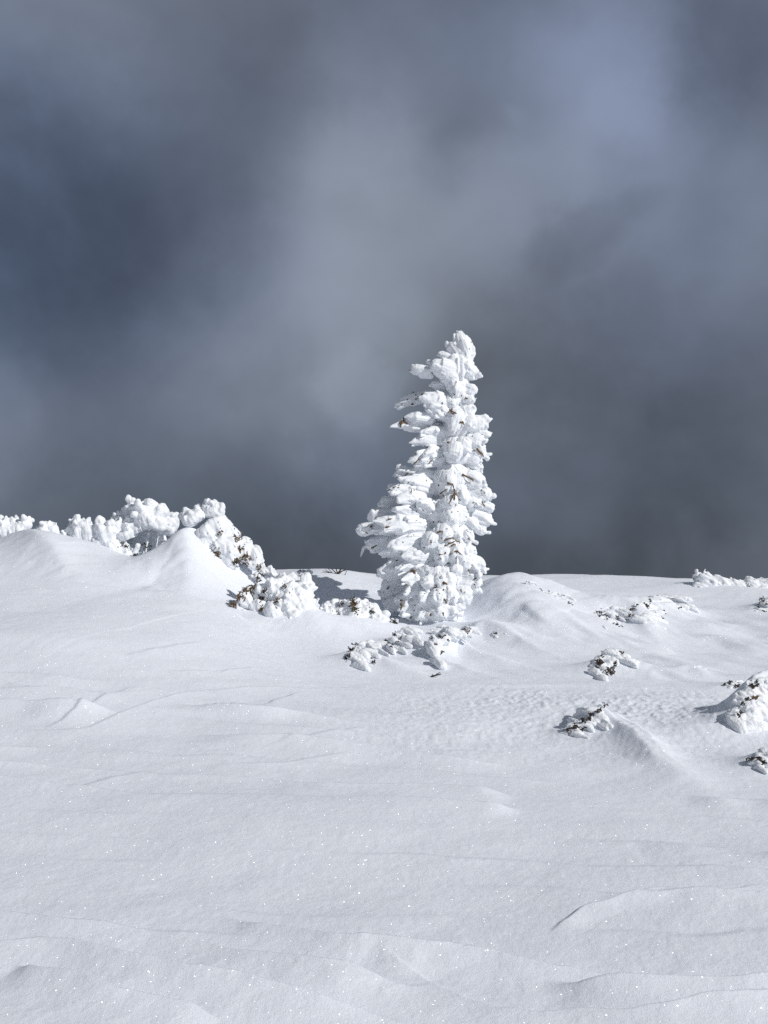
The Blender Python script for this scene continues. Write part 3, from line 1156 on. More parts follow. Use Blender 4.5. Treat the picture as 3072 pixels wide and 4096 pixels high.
LOW = [
    (980, 90, 545, 70, 140, .00, .10, 'l'), (760, 60, 560, 0, 90, .04, .06, 'k'), (640, -20, 520, 40, 60, -.05, -.06, 'k'),
    (960, 190, 560, 120, 150, .10, .24, 'l'), (900, 250, 460, 190, 150, -.08, -.06, 'l'), (900, 260, 500, 230, 165, .12, .28, 'l'),
    (850, 330, 390, 310, 170, -.12, -.16, 'k'), (800, 400, 400, 390, 140, -.16, -.20, 'k'), (860, 330, 560, 300, 150, .16, .32, 'l'),
    (950, 380, 720, 330, 150, .18, .30, 'l'),
    (920, 480, 500, 420, 170, .12, .28, 'l'), (880, 490, 270, 460, 190, .02, .10, 'k'), (820, 560, 330, 530, 180, .14, .30, 'l'),
    (700, 560, 180, 600, 150, .06, .14, 'k'), (860, 600, 420, 620, 190, .18, .34, 'l'), (760, 620, 300, 610, 150, .10, .22, 'l'),
    (700, 680, 260, 720, 150, -.04, -.06, 'k'), (600, 740, 300, 770, 90, -.04, -.04, 'k'), (285, 700, 214, 850, 30, -.04, -.03, 's'),
    (900, 730, 470, 740, 200, .16, .30, 'l'), (880, 790, 390, 810, 200, .10, .20, 'l'), (900, 820, 600, 830, 190, .24, .36, 'l'),
    (860, 880, 380, 930, 190, .10, .20, 'l'), (820, 960, 380, 1010, 130, .06, .14, 'l'), (880, 920, 520, 960, 160, .20, .34, 'l'),
    (800, 1010, 420, 1120, 150, -.16, -.22, 'k'), (780, 1120, 400, 1200, 150, -.20, -.26, 'k'), (800, 1250, 430, 1290, 160, -.14, -.20, 'k'),
    (860, 1040, 600, 1060, 140, .20, .34, 'l'), (900, 1080, 760, 1090, 150, .26, .38, 's'), (880, 1150, 620, 1180, 190, .16, .32, 'l'),
    (860, 1230, 540, 1240, 190, .10, .26, 'l'), (880, 1300, 580, 1330, 190, .12, .30, 'l'), (820, 1340, 580, 1390, 140, .10, .26, 'l'),
    (900, 1330, 740, 1390, 190, .20, .36, 'l'), (900, 1200, 780, 1260, 190, .26, .40, 'l'), (960, 1330, 900, 1400, 170, .26, .36, 'l'),
    (960, 1180, 920, 1290, 190, .28, .38, 'l'), (1030, 1300, 1010, 1390, 150, .24, .32, 'l'), (1040, 1150, 1020, 1260, 170, .26, .34, 'l'),
    (970, 1000, 960, 1120, 150, .28, .36, 'l'), (1060, 1020, 1060, 1120, 140, .24, .32, 'k'),
    (1160, 90, 1390, 190, 180, .02, .10, 'k'), (1180, 220, 1460, 290, 190, .02, .08, 'k'), (1260, 320, 1480, 380, 120, .04, .08, 'k'),
    (1190, 340, 1330, 340, 160, .10, .18, 'k'), (1210, 420, 1450, 510, 150, .02, .06, 'k'), (1240, 480, 1390, 620, 140, .02, .05, 'k'),
    (1200, 450, 1300, 560, 130, .08, .12, 'l'), (1170, 560, 1270, 680, 130, .08, .12, 'k'), (1150, 200, 1210, 330, 120, .14, .20, 'l'),
    (1130, 740, 1300, 800, 160, .06, .12, 'k'), (1180, 860, 1390, 920, 160, .02, .08, 'k'), (1210, 900, 1400, 960, 110, .00, .04, 'k'),
    (1150, 900, 1290, 900, 160, .12, .20, 'k'), (1140, 1010, 1340, 1040, 180, .08, .16, 'k'), (1120, 1120, 1310, 1120, 180, .10, .18, 'k'),
    (1080, 1200, 1250, 1180, 180, .16, .24, 'k'), (1050, 1290, 1190, 1270, 170, .16, .24, 'k'), (1000, 1380, 1120, 1360, 130, .16, .22, 'k'),
    (1060, 60, 1040, 220, 150, .20, .24, 'l'), (1040, 280, 1040, 420, 150, .20, .26, 's'), (1040, 420, 1080, 600, 170, .20, .24, 's'),
    (1090, 560, 1130, 700, 150, .18, .22, 'l'), (1000, 560, 960, 700, 150, .22, .30, 'l'), (900, 640, 850, 760, 150, .26, .34, 'l'),
    (1000, 760, 990, 910, 180, .22, .28, 's'), (1100, 740, 1120, 900, 170, .20, .25, 'l'), (1110, 900, 1100, 1020, 150, .22, .28, 'k'),
]


def build_tree():
    rng = np.random.default_rng(11)
    p0 = at(*c2(900, 1430), YT)
    base = np.array([p0[0], YT, gz(p0[0], YT) - 0.02])
    t = thing('frosted_spruce', 'tall lone spruce thickly plastered with white rime, standing on the snowy crest', 'tree', base)
    cov = Cover()
    # the stem with its own coat
    spine = [(1160, 260, .085, 1), (1165, 520, .12, 1), (1150, 800, .15, 1), (1130, 1100, .17, 1), (1110, 1350, .20, 1),
             (1060, 250, .25, 2), (1040, 550, .28, 2), (960, 850, .31, 2), (930, 1100, .34, 2), (880, 1460, .36, 2)]
    pts = []
    for x, y, r, k in spine:
        q = at(*(c1 if k == 1 else c2)(x, y), YT)
        pts.append((q, r))
    tr = [(a - np.array([0, 0, 0.03]), r * 0.3) for a, r in pts]
    V, Q = tube(np.array([a for a, r in tr]), np.array([r for a, r in tr]), 10)
    mesh_obj('trunk', np_mesh('trunk', V, Q), M_TWIG, t)
    lobes = []
    for (a, ra), (b, rb) in zip(pts[:-1], pts[1:]):
        lobes.append(([finger(a, b + (b - a) * 0.15, ra, rb, None, 9, 14)], b, a, ra * 2.2))
    n_core = len(lobes)
    for crop, L in ((c1, TOP), (c2, LOW)):
        for x0, y0, x1, y1, w, d0, d1, kind in L:
            x0, y0, x1, y1 = np.array([x0, y0, x1, y1]) + rng.normal(size=4) * np.array([10, 16, 8, 10])
            if kind == 'l' and x1 < x0 - 120:      # left plumes grow out of the stem and sweep up and outwards
                d0 = d0 * 0.4 - 0.08
                x0 += 30
                if crop is c2 and y0 < 700:
                    y1 -= 22
            A = at(*crop(x0, y0), YT) - np.array([0, d0, 0])
            B = at(*crop(x1, y1), YT) - np.array([0, d1, 0])
            ww = w * S1 * PXM * (rng.uniform(0.9, 1.25) if w > 100 else 1.0)
            f = feather(A, B, ww * (1.22 if kind == 'l' else 1.08), rng, kind, 0.45)
            if w > 100:
                f += feather(A, B, ww, rng, kind, core=True)
            lobes.append((f, A, B, ww))
    # branches on the far side, so that the crown is round
    for i in range(34):
        h = rng.uniform(0.06, 0.93)
        q = h * (len(pts) - 1)
        j = int(q)
        c = pts[-1 - j][0] * (1 - (q - j)) + pts[-2 - j][0] * (q - j)
        r = 0.52 * (1 - h) ** 0.8 + 0.10
        a = rng.uniform(0.12, 0.88) * math.pi
        d = np.array([math.cos(a) * 0.8, math.sin(a), -0.15])
        w = rng.uniform(.14, .2)
        lobes.append((feather(c, c + d * r, w, rng, 'k' if i % 2 else 'l', 0.7), c, c + d * r, w))
    for i, m in fuse_group(lobes, 0.0070, 4, 0.0008, 0.0155, 5, 0.010, 6.0):
        o = mesh_obj('rime_coat' if i < n_core else 'rimed_branch', m, M_RIME, t)
        cov.add(o)
    cov.build()

    # bare twigs that show through the ice: polylines in close-up pixels
    def twig(crop, poly, r, mat=M_TWIG):
        pts3 = []
        carrier = None
        for x, y in poly:
            h = cov.hit(*crop(x, y))
            if h is None:
                continue
            v = h[0] - EYE
            pts3.append(h[0] - v / np.linalg.norm(v) * (0.004 + 0.3 * r))
            carrier = carrier or h[3]
        if len(pts3) < 2:
            return
        pts3 = np.array(pts3)
        # never dive into a crease: keep the stick near its own mean depth
        d = np.linalg.norm(pts3 - EYE, axis=1)
        md = d.min()
        for i in range(len(pts3)):
            lim = min(d[i], md + 0.012)
            pts3[i] = EYE + (pts3[i] - EYE) / d[i] * lim
        tt = np.linspace(0, len(pts3) - 1, 4 * (len(pts3) - 1) + 1)
        path = np.stack([np.interp(tt, np.arange(len(pts3)), pts3[:, c]) for c in range(3)], 1)
        path += rng.normal(size=path.shape) * 0.0015
        r *= 0.85
        rad = np.linspace(r, r * 0.55, len(path)) * rng.uniform(0.75, 1.25, len(path))
        rad[-1] *= 0.4
        V, Q = tube(path, rad, 8)
        o = mesh_obj('bare_twig', np_mesh('bare_twig', V, Q), mat, carrier)
        return o
    for poly, r in [
        ([(1110, 215), (1055, 325)], .010), ([(1110, 215), (1112, 290)], .011), ([(1112, 240), (1122, 350)], .008), ([(1112, 220), (1168, 295)], .010), ([(1105, 180), (1112, 235)], .011), ([(1040, 125), (1090, 135), (1105, 180)], .012),
        ([(975, 225), (1010, 200), (1045, 180)], .010), ([(1000, 235), (1015, 265)], .008),
        ([(1125, 765), (1058, 810)], .009), ([(1126, 765), (1122, 890)], .009), ([(1130, 765), (1185, 808)], .009),
        ([(1010, 670), (1060, 650), (1100, 640)], .010), ([(1050, 700), (1080, 690), (1130, 670)], .012), ([(1020, 715), (1045, 710)], .012), ([(1080, 720), (1110, 700), (1120, 715)], .013), ([(1095, 650), (1140, 680), (1180, 690)], .007),
        ([(945, 590), (975, 585), (1000, 580)], .011), ([(880, 680), (895, 690)], .012), ([(955, 140), (960, 155)], .010), ([(985, 640), (990, 655)], .010),
        ([(1185, 40), (1230, 65), (1280, 90), (1290, 110)], .012), ([(1375, 310), (1400, 350)], .009), ([(1290, 300), (1296, 312)], .009), ([(1370, 180), (1360, 205)], .007),
        ([(700, 175), (700, 230)], .007), ([(530, 165), (555, 155)], .010), ([(475, 195), (500, 185)], .009), ([(480, 465), (515, 462)], .012), ([(460, 545), (495, 535)], .014), ([(315, 545), (335, 520)], .011),
        ([(300, 610), (330, 630)], .009), ([(270, 590), (290, 605)], .008), ([(320, 740), (380, 715)], .010), ([(905, 490), (915, 500)], .010), ([(955, 485), (962, 492)], .008), ([(1155, 530), (1160, 540)], .008), ([(1085, 395), (1090, 400)], .007), ([(1140, 392), (1146, 398)], .007),
        ([(555, 860), (575, 850)], .009), ([(690, 955), (730, 960), (740, 985)], .015), ([(470, 1130), (490, 1100)], .012), ([(650, 1085), (660, 1095)], .009),
        ([(935, 1090), (940, 1110)], .011), ([(1005, 1070), (1030, 1075), (1040, 1090)], .015), ([(1005, 1130), (1010, 1140)], .011), ([(940, 1135), (945, 1142)], .009), ([(1010, 1225), (1030, 1245)], .014), ([(1030, 1250), (1040, 1270)], .008),
        ([(600, 1235), (625, 1240)], .013), ([(600, 1265), (610, 1290), (600, 1330)], .014), ([(690, 1410), (705, 1385)], .012), ([(885, 1360), (880, 1390)], .009), ([(1000, 1350), (1005, 1385)], .009),
        ([(1245, 945), (1250, 960)], .009), ([(1290, 1040), (1320, 1020)], .008), ([(1240, 650), (1260, 665)], .009), ([(1020, 780), (1025, 795)], .010), ([(960, 805), (1000, 800)], .009), ([(1170, 1130), (1180, 1160)], .008), ([(1300, 1080), (1310, 1120)], .007),
    ]:
        twig(c2, poly, r)
    for poly, r in [
        ([(1085, 840), (1050, 880)], .009), ([(1075, 870), (1110, 905)], .010), ([(1075, 862), (1130, 885)], .010), ([(1060, 850), (1090, 865)], .011),
        ([(1160, 965), (1180, 975), (1205, 995)], .013), ([(1180, 965), (1200, 975)], .010), ([(1040, 1155), (1060, 1170)], .013), ([(1215, 740), (1235, 745)], .012), ([(1172, 715), (1178, 720)], .007),
        ([(1320, 1215), (1345, 1250), (1370, 1265), (1385, 1300)], .014), ([(1290, 1230), (1296, 1240)], .009), ([(1210, 1385), (1216, 1395)], .009),
        ([(600, 925), (610, 960), (595, 1020)], .022), ([(575, 940), (600, 955)], .013), ([(625, 930), (630, 960), (670, 985)], .014), ([(590, 980), (620, 975)], .016),
        ([(855, 680), (800, 705), (765, 750)], .013), ([(735, 750), (760, 745)], .010), ([(700, 795), (725, 800)], .014), ([(695, 825), (705, 800)], .012), ([(740, 708), (746, 712)], .010), ([(650, 695), (656, 700)], .009), ([(715, 685), (722, 690)], .009), ([(605, 795), (610, 800)], .009), ([(660, 750), (664, 756)], .007), ([(530, 795), (534, 800)], .007),
        ([(660, 890), (695, 880)], .012), ([(720, 1370), (755, 1335), (780, 1310)], .009), ([(865, 1360), (890, 1335), (905, 1320)], .007), ([(735, 1265), (745, 1270)], .010), ([(640, 1480), (670, 1440)], .009), ([(610, 1440), (615, 1445)], .008), ([(915, 315), (920, 318)], .006), ([(685, 480), (690, 483)], .007), ([(990, 780), (1000, 800)], .007), ([(1125, 1060), (1120, 1075)], .007),
    ]:
        twig(c1, poly, r)
    # dark specks over the ice, for exposed needle tips and for shade in gaps
    P = []
    for i in range(300):
        x, y = rng.uniform(330, 1500), rng.uniform(-1300, 1400)
        h = cov.hit(*c2(x, y))
        if h is None or rng.random() < (0.55 if y < -200 else 0.1):
            continue
        p = h[0]
        v = h[1] * 0.5 + rng.normal(size=3) * 0.6
        v /= np.linalg.norm(v)
        k_ = rng.uniform(0.6, 1.3)
        P.append(finger(p - v * 0.008, p + v * rng.uniform(0.004, 0.024), 0.0042 * k_, 0.003 * k_, None, 6, 6))
    V, Q = join(P)
    o = mesh_obj('needle_gap_specks', np_mesh('needle_gap_specks', V, Q), M_DARK, t)
    o['kind'] = 'stuff'


build_tree()

# ================================================================== rimed bushes


def bush(name, label, cat, lobes, Y, seed, group=None, twigs=(), voxel=0.009, part='rimed_branch', rough=0.0018, streak=0.019, lump=0.04):
    """lobes: x0, y0, x1, y1, width in pixels of the photograph, stand-off root/tip in metres, kind; twigs: spots (x, y, reach in px, n, material)"""
    rng = np.random.default_rng(seed)
    xs = [l[0] for l in lobes] + [l[2] for l in lobes]
    cx = xz(sum(xs) / len(xs), Y)
    base = (cx, Y, gz(cx, Y))
    t = thing(name, label, cat, base, group)
    cov = Cover()
    grp = []
    for x0, y0, x1, y1, w, d0, d1, kind in lobes:
        A = at(x0, y0, Y) - np.array([0, d0, 0])
        B = at(x1, y1, Y) - np.array([0, d1, 0])
        ww = w * Y / F_PX
        f = feather(A, B, ww * (1.1 if kind == 'k' else 1.0), rng, kind, 0.55 if kind == 'k' else 0.8)
        grp.append((f, A, B, ww))
    for _, m in fuse_group(grp, voxel, 7, rough, streak, seed * 50, lump, 6.0, 40):
        cov.add(mesh_obj(part, m, M_RIME, t))
    cov.build()
    for x, y, reach, n, mat in twigs:
        P = []
        for i in range(n):
            h = cov.hit(x + rng.normal() * reach * 0.42, y + rng.normal() * reach * 0.42)
            if h is None:
                continue
            v = h[1] * 0.35 + rng.normal(size=3) * 0.6 + np.array([-0.3, 0, 0.25])
            v /= np.linalg.norm(v)
            L = reach * Y / F_PX * rng.uniform(0.5, 1.0)
            p = h[0] + h[1] * 0.004
            P.append(finger(p - v * L * 0.4, p + v * L * 0.6, 0.0065, 0.004, rng.normal(size=3) * L * 0.15, 7, 6))
        if P:
            V, Q = join(P)
            o = mesh_obj('bare_twigs', np_mesh('bare_twigs', V, Q), mat, t)
            o['kind'] = 'stuff'
    if twigs:
        ys = [l[1] for l in lobes] + [l[3] for l in lobes]
        P = []  # dark specks near the twigs, for needle tips and for shaded gaps
        for i in range(len(twigs) * 5):
            q = twigs[i % len(twigs)]
            h = cov.hit(q[0] + rng.normal() * q[2] * 1.4, q[1] + rng.normal() * q[2] * 1.4)
            if h is None:
                continue
            v = h[1] * 0.3 + rng.normal(size=3) * 0.6
            v /= np.linalg.norm(v)
            P.append(finger(h[0] - v * 0.012, h[0] + v * rng.uniform(0.008, 0.022), 0.0045, 0.003, None, 6, 6))
        if P:
            V, Q = join(P)
            o = mesh_obj('needle_gap_specks', np_mesh('needle_gap_specks', V, Q), M_DARK, t)
            o['kind'] = 'stuff'
    return t, cov, rng


G_ICE = 'ice laden bushes along the left crest'
bush('rimed_bush', 'low white ice bush at the far left edge behind the crest', 'bush', [
    (30, 2160, 20, 2090, 110, 0, .05, 'k'), (80, 2160, 75, 2085, 100, .0, .04, 'k'), (90, 2130, 110, 2080, 70, 0, .05, 'k'), (0, 2150, -30, 2095, 100, 0, 0, 'k')], 13.9, 21, G_ICE)
bush('rimed_bush', 'small white knob of ice second from the left on the crest', 'bush', [
    (185, 2170, 180, 2100, 80, 0, .05, 'k'), (210, 2160, 212, 2095, 60, 0, .05, 'k'), (160, 2160, 152, 2120, 45, 0, .05, 'k'), (235, 2180, 240, 2135, 50, 0, .05, 'k')], 13.9, 22, G_ICE)
bush('rimed_bush', 'white ice bush with two rounded heads just left of the tallest ice bush', 'bush', [
    (330, 2170, 315, 2090, 90, 0, .05, 'k'), (360, 2170, 355, 2090, 80, .02, .06, 'k'), (290, 2170, 295, 2085, 60, 0, 0, 'k'), (270, 2170, 262, 2130, 50, 0, .05, 'k'), (330, 2110, 335, 2080, 70, .05, .1, 's')], 13.9, 23, G_ICE)
bush('rimed_bush', 'largest rounded cauliflower of ice with a tangle of rimed stems below', 'bush', [
    (440, 2180, 395, 2085, 100, .05, .10, 's'), (450, 2190, 430, 2100, 110, .08, .15, 'k'), (470, 2210, 440, 2160, 90, .12, .18, 'k'), (420, 2200, 400, 2140, 80, .1, .12, 'k'),
    (520, 2160, 505, 2110, 100, .08, .14, 'k'), (480, 2120, 465, 2065, 70, -.1, -.1, 'k'), (510, 2100, 495, 2050, 80, -.1, -.1, 'k'), (530, 2060, 525, 2010, 80, -.05, -.02, 'k'),
    (610, 2110, 590, 2040, 150, .02, .12, 's'), (600, 2090, 560, 2055, 110, .05, .16, 'k'), (640, 2080, 640, 2020, 100, .03, .1, 's'), (580, 2060, 600, 2005, 80, .0, .05, 's'), (620, 2110, 650, 2070, 110, .08, .16, 's'), (600, 2030, 630, 2005, 60, .08, .12, 's'),
    (670, 2120, 690, 2070, 70, -.06, -.05, 'k'), (660, 2140, 675, 2110, 60, .0, .05, 'k'), (560, 2130, 550, 2100, 70, .1, .15, 'k'),
    (560, 2170, 545, 2240, 36, .1, .1, 'k'), (520, 2170, 510, 2220, 44, .12, .14, 'k'), (600, 2130, 580, 2250, 20, .05, .08, 'l'), (640, 2130, 625, 2230, 20, .05, .05, 'l'), (580, 2150, 555, 2260, 18, .0, .02, 'l'), (610, 2150, 600, 2250, 24, -.1, -.1, 'k'), (500, 2200, 530, 2250, 50, .1, .12, 'k'), (560, 2220, 570, 2260, 44, .08, .1, 'k'), (470, 2170, 490, 2230, 44, .14, .16, 'k'), (650, 2160, 640, 2220, 44, -.1, -.1, 'k'), (560, 2200, 620, 2200, 60, -.2, -.2, 'k'), (480, 2230, 640, 2230, 150, -.3, -.3, 's'), (520, 2160, 660, 2160, 130, -.3, -.3, 's')],
    12.9, 24, G_ICE, twigs=[(500, 2180, 14, 10, M_MOSS), (590, 2190, 20, 10, M_MOSS), (540, 2225, 14, 8, M_MOSS)])
bush('rimed_bush', 'slanting ice bush with brown seams and a knob on top, right of the drift peak', 'bush', [
    (840, 2070, 855, 2010, 80, 0, .05, 'k'), (860, 2060, 880, 2035, 60, 0, .06, 'k'), (830, 2040, 832, 2012, 50, 0, .05, 'k'),
    (790, 2100, 750, 2040, 120, .05, .1, 's'), (770, 2080, 722, 2060, 80, .0, .05, 's'), (800, 2060, 770, 2030, 70, .0, .0, 's'),
    (850, 2090, 900, 2180, 130, .05, .12, 's'), (820, 2110, 860, 2200, 110, .12, .2, 's'), (870, 2080, 920, 2130, 70, -.05, -.05, 'k'), (900, 2120, 940, 2150, 60, -.05, -.05, 'k'), (930, 2140, 955, 2130, 40, -.08, -.08, 'k'),
    (910, 2150, 960, 2260, 120, .05, .12, 's'), (870, 2170, 920, 2260, 120, .12, .2, 's'), (960, 2180, 1000, 2260, 110, .0, .06, 's'), (1000, 2190, 1040, 2260, 90, -.02, .04, 's'), (960, 2165, 1020, 2180, 60, -.05, -.05, 's'), (1010, 2190, 1055, 2270, 60, -.02, .02, 's'),
    (900, 2230, 960, 2290, 80, .14, .18, 's'), (1000, 2250, 1045, 2275, 50, .05, .08, 'k')],
    12.3, 25, G_ICE, twigs=[(862, 2210, 24, 22, M_TWIG), (880, 2240, 18, 12, M_TWIG), (945, 2150, 22, 16, M_TWIG), (960, 2200, 18, 14, M_TWIG), (975, 2230, 24, 24, M_TWIG), (944, 2245, 20, 26, M_MOSS), (985, 2258, 14, 10, M_TWIG), (880, 2130, 14, 8, M_TWIG)])
G_MID = 'rimed shrubs in the middle of the slope'
bush('rimed_bush', 'rime crusted bush with brown seams, midway from drift peak to spruce', 'bush', [
    (1100, 2400, 1080, 2310, 120, .1, .2, 'l'), (1140, 2380, 1120, 2290, 110, .0, .05, 'l'), (1180, 2360, 1150, 2285, 90, -.05, -.05, 'l'), (1130, 2430, 1190, 2330, 130, .12, .2, 'l'), (1180, 2420, 1230, 2340, 110, .08, .12, 'k'), (1200, 2400, 1245, 2360, 80, .0, .04, 'k'),
    (1160, 2440, 1130, 2370, 130, .2, .28, 'l'), (1210, 2460, 1200, 2380, 130, .16, .22, 'l'), (1250, 2440, 1265, 2410, 70, .1, .14, 'k'), (1240, 2480, 1230, 2420, 110, .16, .22, 'l'), (1180, 2490, 1150, 2430, 130, .24, .3, 'l'), (1120, 2480, 1090, 2410, 110, .22, .3, 'l'),
    (1060, 2420, 1050, 2350, 80, .1, .16, 'k'), (1050, 2450, 1030, 2400, 80, .16, .2, 'l'), (1030, 2360, 985, 2365, 46, .1, .12, 'k'), (1010, 2420, 960, 2390, 70, .14, .18, 'l'), (980, 2440, 935, 2420, 60, .14, .16, 'k'), (950, 2470, 912, 2450, 50, .16, .18, 'k'), (1000, 2470, 960, 2460, 70, .2, .22, 'l'), (1030, 2490, 985, 2480, 60, .24, .26, 'k'),
    (1060, 2300, 1040, 2270, 50, -.05, -.05, 'k'), (1090, 2310, 1075, 2280, 60, -.05, -.05, 'k'), (1040, 2320, 1010, 2310, 44, -.02, .0, 'k')],
    11.35, 26, G_MID, twigs=[(975, 2360, 22, 22, M_TWIG), (955, 2385, 24, 30, M_TWIG), (930, 2420, 20, 22, M_TWIG), (915, 2445, 14, 10, M_DARK), (1062, 2362, 14, 12, M_DARK), (1050, 2395, 18, 18, M_DARK), (1046, 2438, 11, 12, M_TWIG), (1110, 2405, 14, 12, M_TWIG), (1140, 2348, 10, 6, M_TWIG), (990, 2462, 10, 9, M_DARK), (1040, 2314, 24, 16, M_DARK), (1000, 2475, 16, 10, M_DARK), (1030, 2270, 16, 10, M_TWIG), (935, 2460, 16, 14, M_DARK), (1005, 2352, 22, 14, M_TWIG)])
bush('rimed_bush', 'small spiky rimed bush with a dark brown hole, at the left foot of the spruce', 'bush', [
    (1420, 2460, 1400, 2395, 110, .1, .16, 'l'), (1450, 2470, 1460, 2395, 110, .1, .16, 'l'), (1480, 2480, 1500, 2420, 100, .1, .15, 'l'), (1430, 2490, 1430, 2430, 120, .2, .26, 'l'), (1500, 2500, 1545, 2470, 90, .1, .14, 'k'), (1400, 2450, 1385, 2410, 60, .05, .08, 'k'),
    (1350, 2460, 1330, 2400, 70, .0, .02, 'l'), (1320, 2460, 1305, 2410, 60, .02, .04, 'l'), (1370, 2480, 1350, 2430, 80, .1, .14, 'l'), (1330, 2490, 1310, 2440, 80, .12, .16, 'k'), (1370, 2510, 1360, 2460, 90, .2, .24, 'l'), (1440, 2510, 1420, 2470, 110, .24, .28, 'l'), (1500, 2515, 1490, 2480, 100, .2, .24, 'l'), (1320, 2510, 1290, 2480, 70, .16, .2, 'k'), (1560, 2510, 1585, 2490, 46, .1, .12, 'k')],
    11.7, 27, G_MID, twigs=[(1408, 2400, 12, 14, M_DARK), (1415, 2420, 16, 26, M_TWIG), (1420, 2440, 15, 22, M_MOSS), (1490, 2445, 12, 12, M_MOSS), (1355, 2462, 10, 10, M_TWIG), (1345, 2500, 10, 8, M_TWIG), (1575, 2490, 16, 14, M_DARK), (1370, 2415, 12, 8, M_DARK)])

G_STUB = 'wind blasted stubs poking from the snow'


def clump(label, px, py, w, h, seed, dark, Y=None, kind='l', group=G_STUB, tail=1.6):
    """low tuft half drowned in its drift: feathers along the windward left and top edge, lying on the snow"""
    rng = np.random.default_rng(seed)
    q = hit_ground(px, py + h * 0.3)
    t = thing('rimed_stub', label, 'bush', q, group)
    cov = Cover()
    grp = []
    n = max(6, int(w / 11))
    arc = [(-0.5, 0.45), (-0.36, 0.05), (-0.12, -0.36), (0.12, -0.42), (0.36, -0.30)]
    for row in range(2):
        for i in range(n):
            f = (i + rng.uniform(0.2, 0.8)) / n * (len(arc) - 1)
            j = min(int(f), len(arc) - 2)
            ax = arc[j][0] + (arc[j + 1][0] - arc[j][0]) * (f - j)
            ay = arc[j][1] + (arc[j + 1][1] - arc[j][1]) * (f - j)
            bx, by = px + w * (ax + 0.16 * row), py + h * (ay + 0.28 * row) + rng.normal() * h * 0.05
            ln = w * rng.uniform(0.22, 0.52)
            B = hit_ground(bx, by)
            A = hit_ground(bx + ln, by + h * rng.uniform(-0.05, 0.42))
            ww = h * rng.uniform(0.26, 0.46) * q[1] / F_PX
            if np.linalg.norm(A - B) > 0.45 or np.linalg.norm(A - B) < 0.02:
                A = B + np.array([0.10, -0.03, -0.02])
            A = A + np.array([0, 0, -ww * 0.1])
            B = B + np.array([-ww * 0.2, 0, ww * (0.16 - 0.22 * row)])
            grp.append((feather(A, B, ww, rng, 'l' if rng.random() < 0.75 else 'k', 0.7), A, B, ww))
    for _, m in fuse_group(grp, 0.0055, 3, 0.0018, 0.012, seed * 50, 0.016, 11, 55):
        cov.add(mesh_obj('rimed_branch', m, M_RIME, t))
    cov.build()
    for d in dark:
        x, y, reach, m = d[:4]
        mat = d[4] if len(d) > 4 else M_DARK
        P = []
        for i in range(int(m * 0.8)):
            X, Yp = x + rng.normal() * reach * 0.45, y + rng.normal() * reach * 0.35
            hh = cov.hit(X, Yp)
            g = hit_ground(X, Yp)
            c, nrm = (hh[0], hh[1]) if hh is not None else (g + np.array([0, 0, 0.006]), np.array([0, -0.3, 0.9]))
            v = nrm * 0.25 + rng.normal(size=3) * 0.5 + np.array([-0.5, 0, 0.15])
            v /= np.linalg.norm(v)
            L = reach * q[1] / F_PX * rng.uniform(0.5, 1.1)
            c = c + nrm * 0.004
            P.append(finger(c - v * L * 0.5, c + v * L * 0.5, 0.0055, 0.0035, rng.normal(size=3) * L * 0.15, 7, 6))
        V, Q = join(P)
        o = mesh_obj('bare_twigs', np_mesh('bare_twigs', V, Q), mat, t)
        o['kind'] = 'stuff'


clump('knobby snow capped stump with a dark hollow, just below the lone spruce', 1770, 2540, 110, 130, 41, [(1757, 2545, 12, 20), (1775, 2545, 8, 8), (1770, 2608, 9, 14), (1742, 2580, 8, 8), (1725, 2552, 8, 8), (1790, 2560, 8, 6)], Y=11.3)
clump('feathery frosted tuft with dark left edge, second left of the stump below the spruce', 1450, 2610, 130, 80, 42, [(1405, 2600, 14, 18), (1420, 2585, 14, 14), (1395, 2625, 12, 12), (1385, 2640, 10, 10), (1495, 2650, 14, 12)])
clump('feathery frosted tuft directly left of the knobby stump below the spruce', 1605, 2555, 110, 80, 43, [(1580, 2540, 14, 14), (1595, 2555, 14, 14), (1545, 2575, 14, 14), (1570, 2585, 12, 8)])
clump('low frosted tuft showing brown twigs at the foot of the big drift', 1865, 2530, 80, 40, 44, [(1870, 2527, 12, 14, M_TWIG), (1860, 2520, 10, 8)])
clump('tiny frosted tuft in the middle of the drift right of the stump', 1990, 2535, 50, 26, 45, [(1985, 2535, 10, 10)])
clump('snow clump with two black rocky looking holes, right of centre on the slope', 2430, 2650, 150, 90, 46, [(2398, 2648, 18, 46), (2440, 2688, 20, 40), (2460, 2668, 12, 16), (2405, 2625, 10, 8), (2490, 2610, 12, 10), (2385, 2668, 10, 8), (2462, 2648, 10, 8)])
clump('low frosted tuft with a dark jagged left edge heading a long white drift tail', 2330, 2890, 150, 80, 47, [(2268, 2930, 11, 16), (2300, 2905, 14, 20), (2335, 2880, 16, 26), (2335, 2920, 12, 18), (2365, 2858, 12, 14), (2390, 2845, 14, 14), (2420, 2830, 12, 10), (2360, 2875, 12, 12), (2285, 2915, 10, 10)])
clump('frosted tuft with grey twigs in the saddle left of the broad tuft', 2440, 2465, 120, 56, 48, [(2405, 2452, 12, 12), (2425, 2470, 14, 10), (2465, 2500, 16, 14), (2470, 2470, 14, 8), (2395, 2465, 10, 8)])
clump('broad frosted tuft below the right hand ice ridge', 2620, 2430, 240, 90, 49, [(2530, 2440, 14, 18), (2520, 2460, 14, 12), (2585, 2420, 18, 16), (2660, 2465, 16, 20), (2600, 2405, 14, 10), (2650, 2440, 12, 8), (2720, 2430, 14, 8), (2545, 2425, 12, 12)])
clump('tiny frosted tuft alone on the open snow left of the two right edge tufts', 2765, 2685, 90, 26, 50, [(2730, 2682, 12, 12), (2790, 2690, 12, 10), (2745, 2695, 10, 6)])
